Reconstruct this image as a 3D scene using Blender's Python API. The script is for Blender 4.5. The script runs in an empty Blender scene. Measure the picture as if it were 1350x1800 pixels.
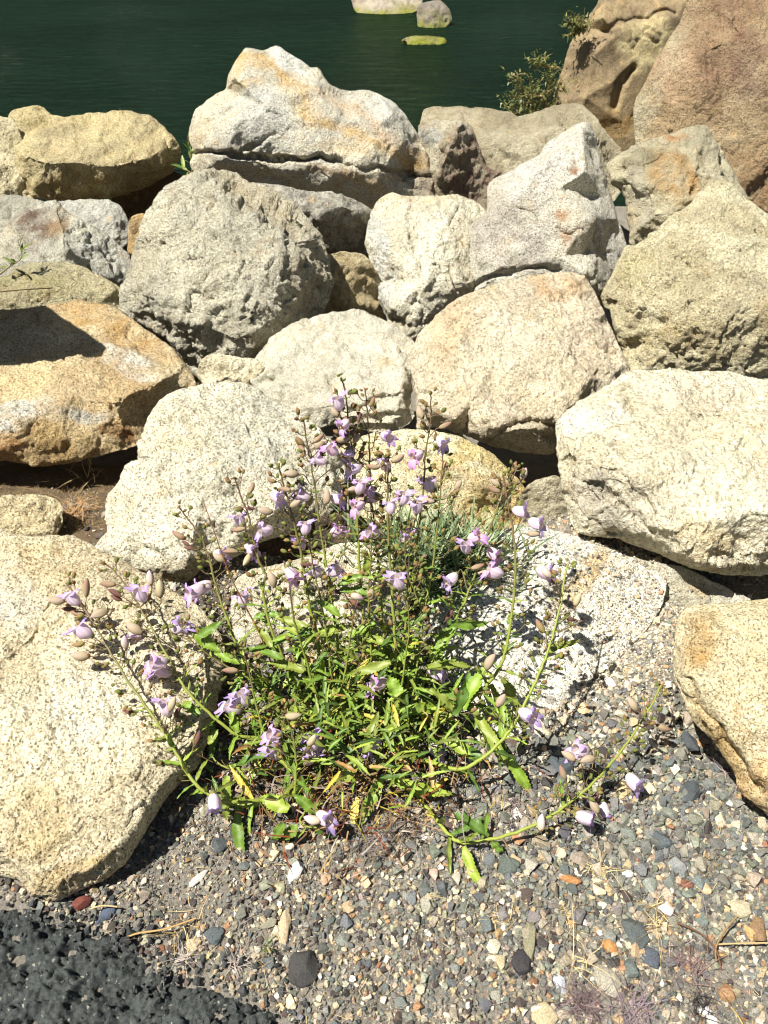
import bpy, math, random
import numpy as np
from mathutils import Vector, Matrix
from mathutils.geometry import delaunay_2d_cdt

# ------------------------------------------------------------------ camera, sky, sun, exposure
S = bpy.context.scene
H = 1.35
PITCH = math.radians(42)
F = 1413.0
cam = bpy.data.cameras.new('camera'); camo = bpy.data.objects.new('camera', cam)
S.collection.objects.link(camo); S.camera = camo
camo.location = (0, 0, H)
camo.rotation_euler = (math.radians(90) - PITCH, 0, 0)
cam.sensor_fit = 'VERTICAL'; cam.sensor_height = 24.0; cam.lens = 24.0 * F / 1800.0
cam.clip_start = 0.05; cam.clip_end = 500
SUN = Vector((-0.42, -0.16, 0.89)).normalized()
w = bpy.data.worlds.new('World'); S.world = w; w.use_nodes = True
nt = w.node_tree; nt.nodes.clear()
sky = nt.nodes.new('ShaderNodeTexSky'); sky.sky_type = 'NISHITA'; sky.sun_disc = False
sky.sun_elevation = math.asin(SUN.z); sky.sun_rotation = math.atan2(SUN.x, SUN.y)
bg = nt.nodes.new('ShaderNodeBackground'); bg.inputs[1].default_value = 0.036
wo = nt.nodes.new('ShaderNodeOutputWorld')
nt.links.new(sky.outputs[0], bg.inputs[0]); nt.links.new(bg.outputs[0], wo.inputs[0])
sl = bpy.data.lights.new('sun', 'SUN'); sl.energy = 5.0; sl.angle = math.radians(0.55); sl.color = (1.0, 0.965, 0.91)
so = bpy.data.objects.new('sun', sl); S.collection.objects.link(so)
so.rotation_euler = SUN.to_track_quat('Z', 'Y').to_euler(); so.location = (-3, 0, 6)
S.view_settings.view_transform = 'Standard'; S.view_settings.look = 'None'
S.view_settings.exposure = 0.90; S.view_settings.gamma = 1
S.cycles.filter_width = 1.15; S.cycles.max_bounces = 6; S.cycles.diffuse_bounces = 3; S.cycles.transparent_max_bounces = 6
COL = S.collection
random.seed(7); rng = np.random.default_rng(7)
fwd = np.array([0, math.cos(PITCH), -math.sin(PITCH)]); upv = np.array([0, math.sin(PITCH), math.cos(PITCH)])
CAM = np.array([0, 0, H])

# ------------------------------------------------------------------ helpers
def ray(px, py):
    u = (np.asarray(px, float) - 675) / F; v = (900 - np.asarray(py, float)) / F
    return np.stack([u, fwd[1] + v * upv[1], fwd[2] + v * upv[2]], -1)
def atY(px, py, Y):
    r = ray(px, py); return CAM + r * (np.asarray(Y) / r[..., 1])[..., None]
def Yz(py, z):
    r = ray(675, py); return (z - H) / r[2] * r[1]
def atz(px, py, z):
    r = ray(px, py); return CAM + r * ((np.asarray(z) - H) / r[..., 2])[..., None]
def srgb(r, g, b):
    f = lambda c: ((c / 255 + .055) / 1.055) ** 2.4 if c > 10 else c / 255 / 12.92
    return np.array([f(r), f(g), f(b)])
def tag(o, label=None, cat=None, group=None, kind=None):
    if label: o['label'] = label
    if cat: o['category'] = cat
    if group: o['group'] = group
    if kind: o['kind'] = kind
    return o
def empty(name, loc):
    o = bpy.data.objects.new(name, None); COL.objects.link(o); o.location = loc; o.empty_display_size = .05
    return o
def rawmesh(name, V, Fc, cols=None, smooth=True):
    """V (n,3), Fc list of arrays each (m,k)"""
    me = bpy.data.meshes.new(name)
    if not isinstance(Fc, (list, tuple)): Fc = [Fc]
    Fc = [np.asarray(f, np.int32) for f in Fc if len(f)]
    nl = sum(f.size for f in Fc); nf = sum(len(f) for f in Fc)
    me.vertices.add(len(V)); me.loops.add(nl); me.polygons.add(nf)
    me.vertices.foreach_set('co', np.asarray(V, np.float32).ravel())
    me.loops.foreach_set('vertex_index', np.concatenate([f.ravel() for f in Fc]))
    tot = np.concatenate([np.full(len(f), f.shape[1], np.int32) for f in Fc])
    st = np.zeros(nf, np.int32); st[1:] = np.cumsum(tot)[:-1]
    me.polygons.foreach_set('loop_start', st)
    me.polygons.foreach_set('loop_total', tot)
    me.update(calc_edges=True); me.validate()
    if smooth and hasattr(me, 'shade_smooth'): me.shade_smooth()
    if not smooth and hasattr(me, 'shade_flat'): me.shade_flat()
    if cols is not None:
        a = me.color_attributes.new('tint', 'FLOAT_COLOR', 'POINT')
        c = np.ones((len(V), 4), np.float32); c[:, :3] = cols
        a.data.foreach_set('color', c.ravel())
    return me
def link(name, me, mats, parent=None, origin=None):
    o = bpy.data.objects.new(name, me); COL.objects.link(o)
    for m in (mats if isinstance(mats, (list, tuple)) else [mats]): me.materials.append(m)
    if origin is not None:
        me.transform(Matrix.Translation(-Vector(origin))); o.location = origin
    if parent: o.parent = parent
    return o
def hsh(ix, iy, iz, seed):
    h = (ix * 374761393 + iy * 668265263 + iz * 2147483647 + seed * 974634777) & 0xffffffff
    h = ((h ^ (h >> 13)) * 1274126177) & 0xffffffff
    h = ((h ^ (h >> 15)) * 2246822519) & 0xffffffff
    return ((h ^ (h >> 16)) & 0xffffff) / float(0xffffff)
def vnoise(P, s, seed=0):
    P = np.asarray(P) * s
    i = np.floor(P).astype(np.int64); f = P - i; f = f * f * f * (f * (f * 6 - 15) + 10)
    r = 0
    for dx in (0, 1):
        for dy in (0, 1):
            for dz in (0, 1):
                wt = (f[:, 0] if dx else 1 - f[:, 0]) * (f[:, 1] if dy else 1 - f[:, 1]) * (f[:, 2] if dz else 1 - f[:, 2])
                r = r + wt * hsh(i[:, 0] + dx, i[:, 1] + dy, i[:, 2] + dz, seed)
    return r * 2 - 1
def fbm(P, s, seed=0, o=4, g=.5):
    r = 0; a = 1; n = 0
    for k in range(o):
        r = r + a * vnoise(P, s * 2.03 ** k, seed + k * 17); n += a; a *= g
    return r / n
def facet(P, s, seed=0, tilt=1.0):
    """broken-stone noise: every Voronoi cell is its own tilted plane"""
    Q = P * s + .35 * np.stack([vnoise(P, s * 1.7, seed + 5), vnoise(P, s * 1.7, seed + 6), vnoise(P, s * 1.7, seed + 7)], -1)
    i = np.floor(Q).astype(np.int64); best = np.full(len(Q), 9.); val = np.zeros(len(Q))
    for dx in (-1, 0, 1):
        for dy in (-1, 0, 1):
            for dz in (-1, 0, 1):
                c = i + [dx, dy, dz]
                sd = c + np.stack([hsh(c[:, 0], c[:, 1], c[:, 2], seed + k) for k in (1, 2, 3)], -1)
                df = Q - sd; d = (df ** 2).sum(1)
                g = np.stack([hsh(c[:, 0], c[:, 1], c[:, 2], seed + k) for k in (11, 12, 13)], -1) * 2 - 1
                v = (df * g).sum(1) * tilt + hsh(c[:, 0], c[:, 1], c[:, 2], seed + 20) * .9
                m = d < best; best = np.where(m, d, best); val = np.where(m, v, val)
    return val - .45
def sfacet(P, s, seed=0, rad=.05):
    r = 0
    for q in ((0, 0, 0), (1, .3, -.2), (-.8, .5, .4), (.1, -.9, .5), (-.2, .1, -1)): r = r + facet(P + np.array(q) * rad / s, s, seed)
    return r / 5
def worley(P, s, seed=0):
    Q = P * s; i = np.floor(Q).astype(np.int64); b = np.full(len(Q), 9.)
    for dx in (-1, 0, 1):
        for dy in (-1, 0, 1):
            for dz in (-1, 0, 1):
                c = i + [dx, dy, dz]
                sd = c + np.stack([hsh(c[:, 0], c[:, 1], c[:, 2], seed + k) for k in (1, 2, 3)], -1)
                b = np.minimum(b, ((Q - sd) ** 2).sum(1))
    return np.sqrt(b)
def inpoly(X, Y, poly):
    r = np.zeros(len(X), bool); n = len(poly)
    for k in range(n):
        x1, y1 = poly[k]; x2, y2 = poly[(k + 1) % n]
        if y1 == y2: continue
        c = ((y1 > Y) != (y2 > Y)) & (X < (x2 - x1) * (Y - y1) / (y2 - y1) + x1)
        r ^= c
    return r
def dist_poly(X, Y, poly):
    d = np.full(len(X), 1e9)
    n = len(poly)
    for k in range(n):
        a = poly[k]; b = poly[(k + 1) % n]; ab = b - a; L = (ab ** 2).sum() + 1e-9
        t = np.clip(((X - a[0]) * ab[0] + (Y - a[1]) * ab[1]) / L, 0, 1)
        d = np.minimum(d, (X - a[0] - t * ab[0]) ** 2 + (Y - a[1] - t * ab[1]) ** 2)
    return np.sqrt(d)
def dense(poly, step, jit, seed):
    """resample an outline, slightly rounded at the corners, with a broken edge"""
    P = np.asarray(poly, float); n = len(P); out = []
    for k in range(n):
        p0, p1, p2, p3 = P[k - 1], P[k], P[(k + 1) % n], P[(k + 2) % n]
        m = max(1, int(np.hypot(*(p2 - p1)) / step))
        for j in range(m):
            t = j / m
            cr = .5 * ((2 * p1) + (-p0 + p2) * t + (2 * p0 - 5 * p1 + 4 * p2 - p3) * t * t + (-p0 + 3 * p1 - 3 * p2 + p3) * t ** 3)
            out.append(cr * .6 + (p1 + (p2 - p1) * t) * .4)
    O = np.array(out)
    tn = np.roll(O, -1, 0) - np.roll(O, 1, 0); tn /= np.linalg.norm(tn, axis=1)[:, None] + 1e-9
    nn = np.stack([tn[:, 1], -tn[:, 0]], -1)
    P3 = np.column_stack([O, np.zeros(len(O))])
    j = fbm(P3, .045, seed, 4, .65) * jit
    return O + nn * j[:, None]
def vnormals(V, T):
    fn = np.cross(V[T[:, 1]] - V[T[:, 0]], V[T[:, 2]] - V[T[:, 0]])
    N = np.zeros_like(V)
    for k in range(3): np.add.at(N, T[:, k], fn)
    return N / (np.linalg.norm(N, axis=1)[:, None] + 1e-12)

# ------------------------------------------------------------------ materials
def newmat(name):
    m = bpy.data.materials.new(name); m.use_nodes = True
    t = m.node_tree; b = t.nodes['Principled BSDF']
    return m, t, b
def nd(t, typ, **kw):
    n = t.nodes.new(typ)
    for k, v in kw.items():
        if k.startswith('i_'): n.inputs[k[2:].replace('_', ' ')].default_value = v
        elif k[0] == 'n' and k[1:].isdigit(): n.inputs[int(k[1:])].default_value = v
        else: setattr(n, k, v)
    return n
def ramp(t, src, stops):
    r = t.nodes.new('ShaderNodeValToRGB'); e = r.color_ramp.elements
    while len(e) < len(stops): e.new(.5)
    for k, (p, c) in enumerate(stops):
        e[k].position = p; e[k].color = (c, c, c, 1) if np.isscalar(c) else (*c, 1)
    t.links.new(src, r.inputs[0]); return r
def mixc(t, fac, a, b, mode='MIX'):
    m = t.nodes.new('ShaderNodeMix'); m.data_type = 'RGBA'; m.blend_type = mode
    for s, v in ((0, fac), (6, a), (7, b)):
        if hasattr(v, 'is_linked') or hasattr(v, 'links'): t.links.new(v, m.inputs[s])
        elif s == 0: m.inputs[0].default_value = v
        else: m.inputs[s].default_value = (*v, 1)
    return m.outputs[2]
def noise(t, vec, scale, det=4, rough=.6, dist=0):
    n = nd(t, 'ShaderNodeTexNoise', i_Scale=scale, i_Detail=det, i_Roughness=rough, i_Distortion=dist)
    t.links.new(vec, n.inputs['Vector']); return n.outputs[0]

def rock_mat(name, grain, speck, bump, mott=.38):
    """granite: colour from the stone's own tint, mineral grains and surface grit on top"""
    m, t, b = newmat(name); L = t.links
    tc = nd(t, 'ShaderNodeTexCoord').outputs['Object']
    at = nd(t, 'ShaderNodeAttribute', attribute_name='tint').outputs['Color']
    g1 = noise(t, tc, 400 / grain, 3, .75)
    g2 = noise(t, tc, 170 / grain, 4, .72, .4)
    g3 = noise(t, tc, 30 / grain, 6, .68, .3)
    vo = nd(t, 'ShaderNodeTexVoronoi', i_Scale=330 / grain); L.new(tc, vo.inputs['Vector'])
    cell = nd(t, 'ShaderNodeSeparateColor'); L.new(vo.outputs['Color'], cell.inputs[0])
    c = mixc(t, ramp(t, cell.outputs[0], [(.45, 0.), (.95, .8 * speck)]).outputs[0], at, (1.42, 1.45, 1.54), 'MULTIPLY')
    c = mixc(t, ramp(t, g3, [(.32, mott), (.56, 0.)]).outputs[0], c, (.60, .56, .50), 'MULTIPLY')
    c = mixc(t, ramp(t, g2, [(.38, .8 * speck), (.50, 0.)]).outputs[0], c, (.56, .51, .44), 'MULTIPLY')
    dk = nd(t, 'ShaderNodeMath', operation='MULTIPLY')
    L.new(ramp(t, cell.outputs[1], [(.72, 0.), (.80, 1.)]).outputs[0], dk.inputs[0])
    L.new(ramp(t, g1, [(.42, .0), (.54, min(1, speck * 1.05))]).outputs[0], dk.inputs[1])
    c = mixc(t, dk.outputs[0], c, (.20, .18, .16), 'MULTIPLY')
    c = mixc(t, 1., c, (1.10, 1.13, 1.10), 'MULTIPLY')
    L.new(c, b.inputs['Base Color'])
    b.inputs['Roughness'].default_value = .85; b.inputs['Specular IOR Level'].default_value = .2
    h = nd(t, 'ShaderNodeMath', operation='MULTIPLY_ADD', n1=.5); L.new(g1, h.inputs[0])
    h2 = nd(t, 'ShaderNodeMath', operation='MULTIPLY_ADD', n1=1.7); L.new(g2, h2.inputs[0])
    h3 = nd(t, 'ShaderNodeMath', operation='MULTIPLY', n1=3.6); L.new(g3, h3.inputs[0])
    L.new(h3.outputs[0], h2.inputs[2]); L.new(h2.outputs[0], h.inputs[2])
    bp = nd(t, 'ShaderNodeBump', i_Strength=bump, i_Distance=.0085 * grain); L.new(h.outputs[0], bp.inputs['Height'])
    L.new(bp.outputs[0], b.inputs['Normal'])
    return m
M_NEAR = rock_mat('granite_near', .95, .9, .8)
M_MID = rock_mat('granite_mid', 1.2, .85, .85)
M_FAR = rock_mat('granite_far', 1.6, .65, .8)
M_SMOOTH = rock_mat('granite_worn', 1.5, .5, .4, .7)
M_ROUGH = rock_mat('granite_rough', 1.5, .65, 1.0)
VAR = {M_MID.name: [M_MID, rock_mat('granite_mid_fine', .8, .7, .9, .55), rock_mat('granite_mid_coarse', 1.9, .6, .8, .25), rock_mat('granite_mid_even', 1.1, .45, 1.0, .5)],
       M_FAR.name: [M_FAR, rock_mat('granite_far_fine', 1.1, .5, 1.0, .55), rock_mat('granite_far_coarse', 2.3, .5, .8, .3)],
       M_NEAR.name: [M_NEAR, rock_mat('granite_near_fine', .7, .75, .9, .5), rock_mat('granite_near_bold', 1.2, 1.0, .8, .3)]}

# ------------------------------------------------------------------ boulders
ROCKV = []
def stc(c, k):
    """stone colour, pulled towards the grey cream of the quarry"""
    c = np.array(c, float); g = c @ [.3, .55, .15]; c = c + (np.array([g * 1.015, g * 1.0, g * .955]) - c) * k
    return srgb(*np.clip(c, 0, 255))
def rock(label, poly, zb, dY, ctl=(), dome=.07, rim=.3, mat=M_MID, base=(200, 190, 165), second=None, blobs=(), veins=(),
         rough=1.0, fac=1.0, thick=.45, step=2.6, jit=2.6, seed=1, name='boulder', cat='boulder', group=None, cracks=(), Yb=None, algae=None, smooth=2.0):
    poly = np.asarray(poly, float)
    if mat.name in VAR: mat = VAR[mat.name][(seed * 7 + 3) % len(VAR[mat.name])]
    O = dense(poly, max(step, 3), jit, seed)
    pyb = O[:, 1].max(); pyt = O[:, 1].min()
    if Yb is None: Yb = Yz(pyb, zb)
    area = abs(np.sum(O[:, 0] * np.roll(O[:, 1], -1) - np.roll(O[:, 0], -1) * O[:, 1])) / 2
    W = rim * math.sqrt(area)
    # coarse facet surface from the control points
    C = [Vector(p) for p in poly] + [Vector((c[0], c[1])) for c in ctl]
    cb = np.array([0.] * len(poly) + [c[2] for c in ctl])
    r = delaunay_2d_cdt(C, [(k, (k + 1) % len(poly)) for k in range(len(poly))], [], 0, 1e-5)
    CV = np.array([tuple(v) for v in r[0]]); CT = r[2]; orig = r[3]
    cB = np.array([cb[o[0]] if len(o) else 0. for o in orig])
    def lin(X, Y):
        out = np.zeros(len(X))
        for tr in CT:
            if len(tr) != 3: continue
            a, b_, c = CV[tr[0]], CV[tr[1]], CV[tr[2]]
            den = (b_[1] - c[1]) * (a[0] - c[0]) + (c[0] - b_[0]) * (a[1] - c[1])
            if abs(den) < 1e-9: continue
            l1 = ((b_[1] - c[1]) * (X - c[0]) + (c[0] - b_[0]) * (Y - c[1])) / den
            l2 = ((c[1] - a[1]) * (X - c[0]) + (a[0] - c[0]) * (Y - c[1])) / den
            l3 = 1 - l1 - l2; m = (l1 >= -.001) & (l2 >= -.001) & (l3 >= -.001)
            out[m] = (l1 * cB[tr[0]] + l2 * cB[tr[1]] + l3 * cB[tr[2]])[m]
        return out
    def tri(st, sd):
        rg = np.random.default_rng(sd)
        gx, gy = np.meshgrid(np.arange(O[:, 0].min(), O[:, 0].max(), st), np.arange(pyt, pyb, st))
        gx = gx + (np.arange(gx.shape[0]) % 2)[:, None] * st * .5
        gx = (gx + rg.uniform(-.25, .25, gx.shape) * st).ravel(); gy = (gy + rg.uniform(-.25, .25, gy.shape) * st).ravel()
        m = inpoly(gx, gy, O); gx, gy = gx[m], gy[m]
        d = dist_poly(gx, gy, O); m = d > st * .55; gx, gy, d = gx[m], gy[m], d[m]
        n = len(O)
        pts = [Vector(p) for p in O] + [Vector((x, y)) for x, y in zip(gx, gy)]
        rr = delaunay_2d_cdt(pts, [], [list(range(n))], 1, 1e-6)
        V = np.array([tuple(v) for v in rr[0]]); T = np.array([f for f in rr[2] if len(f) == 3])
        bd = np.zeros(len(V), int) - 1
        for k, o_ in enumerate(rr[3]):
            for q in o_:
                if q < n: bd[k] = q
        return V, T, bd
    V, T, bd = tri(step, seed)
    X, Y = V[:, 0], V[:, 1]
    d = dist_poly(X, Y, O); d[bd >= 0] = 0
    lb = 0
    for k in range(7):
        a = k * 2 * math.pi / 6; q = 0 if k == 6 else smooth
        lb = lb + lin(X + q * math.cos(a), Y + q * math.sin(a)) / 7
    e = np.clip(d / W, 0, 1)
    tn = np.clip(((pyb - Y) / (pyb - pyt) - .3) / .55, 0, 1); gg = .85 * tn * tn * (3 - 2 * tn)
    # bevel of flat chiselled planes along the rim
    rq = np.random.default_rng(seed + 500); cx0, cy0 = O.mean(0); ep = np.full(len(X), 9.); Wp = W * 2.2
    for k in range(9):
        a = (k + rq.uniform(-.35, .35)) * 2 * math.pi / 9; ux, uy = math.cos(a), math.sin(a)
        sup = ((O[:, 0] - cx0) * ux + (O[:, 1] - cy0) * uy).max()
        ep = np.minimum(ep, (sup * rq.uniform(.92, 1.02) - ((X - cx0) * ux + (Y - cy0) * uy)) / (Wp * rq.uniform(.35, 1.5)))
    ee = np.minimum(np.clip(ep, 0, 1), np.clip(e * 1.6, 0, 1) ** .7)
    b = dome * 1.25 * (gg + (1 - gg) * ee) + lb
    for (cx, cy, rr_, depth) in cracks if cracks and len(cracks[0]) == 4 else []:
        b = b - depth * np.exp(-((X - cx) ** 2 + (Y - cy) ** 2) / rr_ ** 2)
    for line in [c for c in cracks if len(c) != 4]:
        pl = np.array(line[0], float); wd, dp = line[1], line[2]
        jx = fbm(np.column_stack([X, Y, 0 * X]), .03, seed + 70, 3) * wd * 3
        dd = np.full(len(X), 1e9)
        for k in range(len(pl) - 1):
            a = pl[k]; ab = pl[k + 1] - a; t_ = np.clip(((X - a[0]) * ab[0] + (Y - a[1] + jx) * ab[1]) / (ab ** 2).sum(), 0, 1)
            dd = np.minimum(dd, np.hypot(X - a[0] - t_ * ab[0], Y + jx - a[1] - t_ * ab[1]))
        b = b - dp * np.exp(-(dd / wd) ** 2)
    mt = (lambda q: q[2] / q[1])(ray(675, pyt)); mb = (lambda q: q[2] / q[1])(ray(675, pyb))
    slope = ((H + mt * (Yb + dY)) - (H + mb * Yb)) / dY; zb0 = H + mb * Yb
    def planeY(py_):
        q = ray(np.full(len(py_), 675.), py_); return (zb0 - slope * Yb - H) / (q[:, 2] / q[:, 1] - slope)
    Y0 = planeY(Y)
    R = ray(X, Y); RL = np.linalg.norm(R, axis=1)
    P = CAM + R * (Y0 / R[:, 1] - b / RL)[:, None]
    # orient triangles towards the camera
    fn = np.cross(P[T[:, 1]] - P[T[:, 0]], P[T[:, 2]] - P[T[:, 0]])
    fl = (fn * (CAM - P[T[:, 0]])).sum(1) < 0; T[fl] = T[fl][:, ::-1]
    N = vnormals(P, T)
    sc = np.linalg.norm(P.mean(0) - CAM) / F * math.sqrt(area)     # rough size in metres
    k1 = 1.6 / max(sc, .12)
    disp = fbm(P, k1 * 1.6, seed, 3) * .010 * min(sc, .8) * rough
    disp = disp + (sfacet(P, k1 * 3.0, seed + 3, .09) * .034 + sfacet(P, k1 * 1.5, seed + 6, .06) * .030) * min(sc, .8) * fac
    disp = disp + facet(P, k1 * 9, seed + 9) * .010 * min(sc, .8) * fac * rough
    disp = disp + fbm(P, 26, seed + 4, 3, .6) * .0042 * rough + fbm(P, 75, seed + 14, 2, .7) * .0032 * rough
    disp = disp - np.clip(.35 - worley(P, 42, seed + 5), 0, 1) * .008 * rough
    for q_, (fs, wd_, dp_) in enumerate(((1.1, .022, .012), (2.3, .03, .006))):
        nn_ = fbm(P, k1 * fs, seed + 80 + q_, 4, .6); mk = np.clip(fbm(P, k1 * .9, seed + 90 + q_, 2) * 5 - .6, 0, 1)
        disp = disp - np.exp(-(nn_ / wd_) ** 2) * mk * dp_ * min(sc, .9) * 1.5
    disp = disp * np.clip(.35 + e * 3, 0, 1)
    P = P + N * disp[:, None]
    # colour
    bs = stc(base, .24); c = np.tile(bs, (len(P), 1))
    n1 = fbm(P, 3.2 / max(sc, .25), seed + 31, 4, .6)
    if second is not None:
        mm = np.clip(.5 + n1 * 2.6, 0, 1)[:, None]; c = c * (1 - mm) + stc(second, .34) * mm
    c = c * (1 + .16 * fbm(P, 9, seed + 33, 3, .6))[:, None]
    gr = np.clip(fbm(P, 2.2 / max(sc, .25), seed + 34, 5, .65) * 4 - (.5 if seed % 3 else .1), 0, 1)[:, None] * (.22 if seed % 3 else .42)      # weathered grey brown skin
    c = c * (1 - gr) + c * np.array([.80, .76, .66]) * gr
    pk = np.clip(fbm(P, 14, seed + 35, 4, .7) * 5 - 1.5, 0, 1)[:, None] * .4; c = c * (1 - pk) + srgb(206, 170, 118) * pk * .9
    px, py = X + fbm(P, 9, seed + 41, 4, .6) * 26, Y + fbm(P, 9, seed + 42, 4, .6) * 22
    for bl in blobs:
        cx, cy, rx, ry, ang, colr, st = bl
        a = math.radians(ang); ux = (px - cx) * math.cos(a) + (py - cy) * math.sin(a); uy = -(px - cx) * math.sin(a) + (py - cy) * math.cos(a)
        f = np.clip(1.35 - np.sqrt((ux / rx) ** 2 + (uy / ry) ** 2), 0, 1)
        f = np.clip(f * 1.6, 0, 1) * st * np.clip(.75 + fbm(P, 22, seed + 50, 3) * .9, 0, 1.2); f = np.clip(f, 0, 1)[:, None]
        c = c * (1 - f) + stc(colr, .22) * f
    for line, wd, colr, st in veins:
        pl = np.array(line, float); dd = np.full(len(X), 1e9)
        for k in range(len(pl) - 1):
            a = pl[k]; ab = pl[k + 1] - a; t_ = np.clip(((px - a[0]) * ab[0] + (py - a[1]) * ab[1]) / (ab ** 2).sum(), 0, 1)
            dd = np.minimum(dd, np.hypot(px - a[0] - t_ * ab[0], py - a[1] - t_ * ab[1]))
        f = np.clip(np.exp(-(dd / wd) ** 2) * st * (.8 + .5 * fbm(P, 20, seed + 60, 3)), 0, 1)[:, None]
        c = c * (1 - f) + stc(colr, .05) * f
    if algae is not None:
        z0, z1 = algae
        f = np.clip((z1 - P[:, 2] + fbm(P, 6, seed, 3) * .1) / (z1 - z0), 0, 1)[:, None]
        c = c * (1 - f) + srgb(134, 136, 46) * f
    # back of the stone
    V2, T2, bd2 = tri(max(14, step * 4), seed + 1)
    d2 = dist_poly(V2[:, 0], V2[:, 1], O); d2[bd2 >= 0] = 0
    e2 = np.clip(d2 / (.42 * math.sqrt(area)), 0, 1)
    b2 = thick * np.sqrt(1 - (1 - e2) ** 2) * min(sc, 1.2)
    R2 = ray(V2[:, 0], V2[:, 1]); Y2 = planeY(V2[:, 1])
    P2 = CAM + R2 * (Y2 / R2[:, 1] + b2 / np.linalg.norm(R2, axis=1))[:, None]
    fn = np.cross(P2[T2[:, 1]] - P2[T2[:, 0]], P2[T2[:, 2]] - P2[T2[:, 0]])
    fl = (fn * (CAM - P2[T2[:, 0]])).sum(1) > 0; T2[fl] = T2[fl][:, ::-1]
    n1_ = fbm(P2, k1 * 2, seed + 8, 3) * .04 * sc * e2
    n1_ = n1_
    P2 = P2 + vnormals(P2, T2) * n1_[:, None]
    bmap = {q: k for k, q in enumerate(bd) if q >= 0}
    new = np.zeros(len(P2), int); keep = []
    for k in range(len(P2)):
        if bd2[k] >= 0 and bd2[k] in bmap: new[k] = bmap[bd2[k]]
        else: new[k] = len(P) + len(keep); keep.append(k)
    c2 = np.tile(c.mean(0), (len(keep), 1))
    PP = np.vstack([P, P2[keep]]); TT = np.vstack([T, new[T2]]); CC = np.vstack([c, c2])
    me = rawmesh(name, PP, TT, np.clip(CC, 0.01, .9))
    o = link(name, me, mat, origin=PP.mean(0))
    tag(o, label, cat, group)
    ROCKV.append((O, P, T))
    return o
# ------------------------------------------------------------------ ground, water, hill
def ground_z(x, y):
    x = np.asarray(x, float); y = np.asarray(y, float)
    sm = lambda a, b, t: (lambda q: q * q * (3 - 2 * q))(np.clip((t - a) / (b - a), 0, 1))
    z = -.10 * sm(1.45, 1.75, y) - .35 * sm(1.75, 2.3, y)
    z = z - .16 * sm(4.6, 5.0, y) - 1.2 * sm(4.7, 6.0, y)
    z = z - .22 * np.exp(-((x - .0) / .28) ** 2 - ((y - 1.55) / .22) ** 2)      # hollow behind the plant
    z = z - .20 * np.exp(-((x - .42) / .14) ** 2 - ((y - 1.9) / .14) ** 2)
    z = z - .14 * np.exp(-((x + .33) / .09) ** 2 - ((y - 1.17) / .07) ** 2)
    z = z + .008 * np.exp(-((x - .50) / .17) ** 2 - ((y - 1.16) / .17) ** 2)
    z = z + .02 * np.exp(-((x - .66) / .08) ** 2 - ((y - 1.02) / .10) ** 2)
    z = z - .16 * np.exp(-((x - .80) / .12) ** 2 - ((y - 1.24) / .05) ** 2)
    z = z - .07 * np.exp(-((x - .62) / .045) ** 2 - ((y - .90) / .12) ** 2)
    return z
def soil_mat():
    m, t, b = newmat('soil'); L = t.links
    tc = nd(t, 'ShaderNodeTexCoord').outputs['Object']
    a = noise(t, tc, 14, 6, .7); g = noise(t, tc, 160, 4, .8); h = noise(t, tc, 520, 3, .8)
    c = mixc(t, ramp(t, a, [(.35, 0.), (.65, 1.)]).outputs[0], (.215, .195, .16), (.32, .29, .235))
    c = mixc(t, ramp(t, g, [(.35, .8), (.55, 0.)]).outputs[0], c, (.45, .42, .40), 'MULTIPLY')
    c = mixc(t, ramp(t, h, [(.58, 0.), (.66, .6)]).outputs[0], c, (.62, .58, .48))
    sx = nd(t, 'ShaderNodeSeparateXYZ'); L.new(tc, sx.inputs[0])
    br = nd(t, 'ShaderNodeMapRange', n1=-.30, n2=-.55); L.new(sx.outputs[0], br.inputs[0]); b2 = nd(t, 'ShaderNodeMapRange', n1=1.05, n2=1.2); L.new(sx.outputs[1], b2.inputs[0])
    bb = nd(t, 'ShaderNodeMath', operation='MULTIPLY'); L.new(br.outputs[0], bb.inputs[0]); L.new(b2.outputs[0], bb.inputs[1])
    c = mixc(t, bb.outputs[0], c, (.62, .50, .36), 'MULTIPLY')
    # pale sandy grit washed against the slab right of the plant
    vd = nd(t, 'ShaderNodeVectorMath', operation='DISTANCE'); vd.inputs[1].default_value = (.47, 1.13, 0); L.new(tc, vd.inputs[0])
    r1 = nd(t, 'ShaderNodeMapRange', n1=.26, n2=.12); L.new(vd.outputs['Value'], r1.inputs[0])
    c = mixc(t, r1.outputs[0], c, (1.5, 1.5, 1.45), 'MULTIPLY')
    L.new(c, b.inputs['Base Color']); b.inputs['Roughness'].default_value = .95; b.inputs['Specular IOR Level'].default_value = .15
    s = nd(t, 'ShaderNodeMath', operation='MULTIPLY_ADD', n1=3.); L.new(g, s.inputs[0]); L.new(h, s.inputs[2])
    bp = nd(t, 'ShaderNodeBump', i_Strength=.8, i_Distance=.004); L.new(s.outputs[0], bp.inputs['Height']); L.new(bp.outputs[0], b.inputs['Normal'])
    return m
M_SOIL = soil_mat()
def grid(xs, ys, zf):
    X, Y = np.meshgrid(xs, ys); nx, ny = len(xs), len(ys)
    V = np.column_stack([X.ravel(), Y.ravel(), np.zeros(X.size)]); V[:, 2] = zf(V)
    i = np.arange(nx * ny).reshape(ny, nx)
    Q = np.stack([i[:-1, :-1], i[:-1, 1:], i[1:, 1:], i[1:, :-1]], -1).reshape(-1, 4)
    return V, Q
def gz(V):
    P = V * [1, 1, 0]
    return ground_z(V[:, 0], V[:, 1]) + fbm(P, 5, 3, 4) * .012 + fbm(P, 38, 5, 3) * .0035
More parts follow.
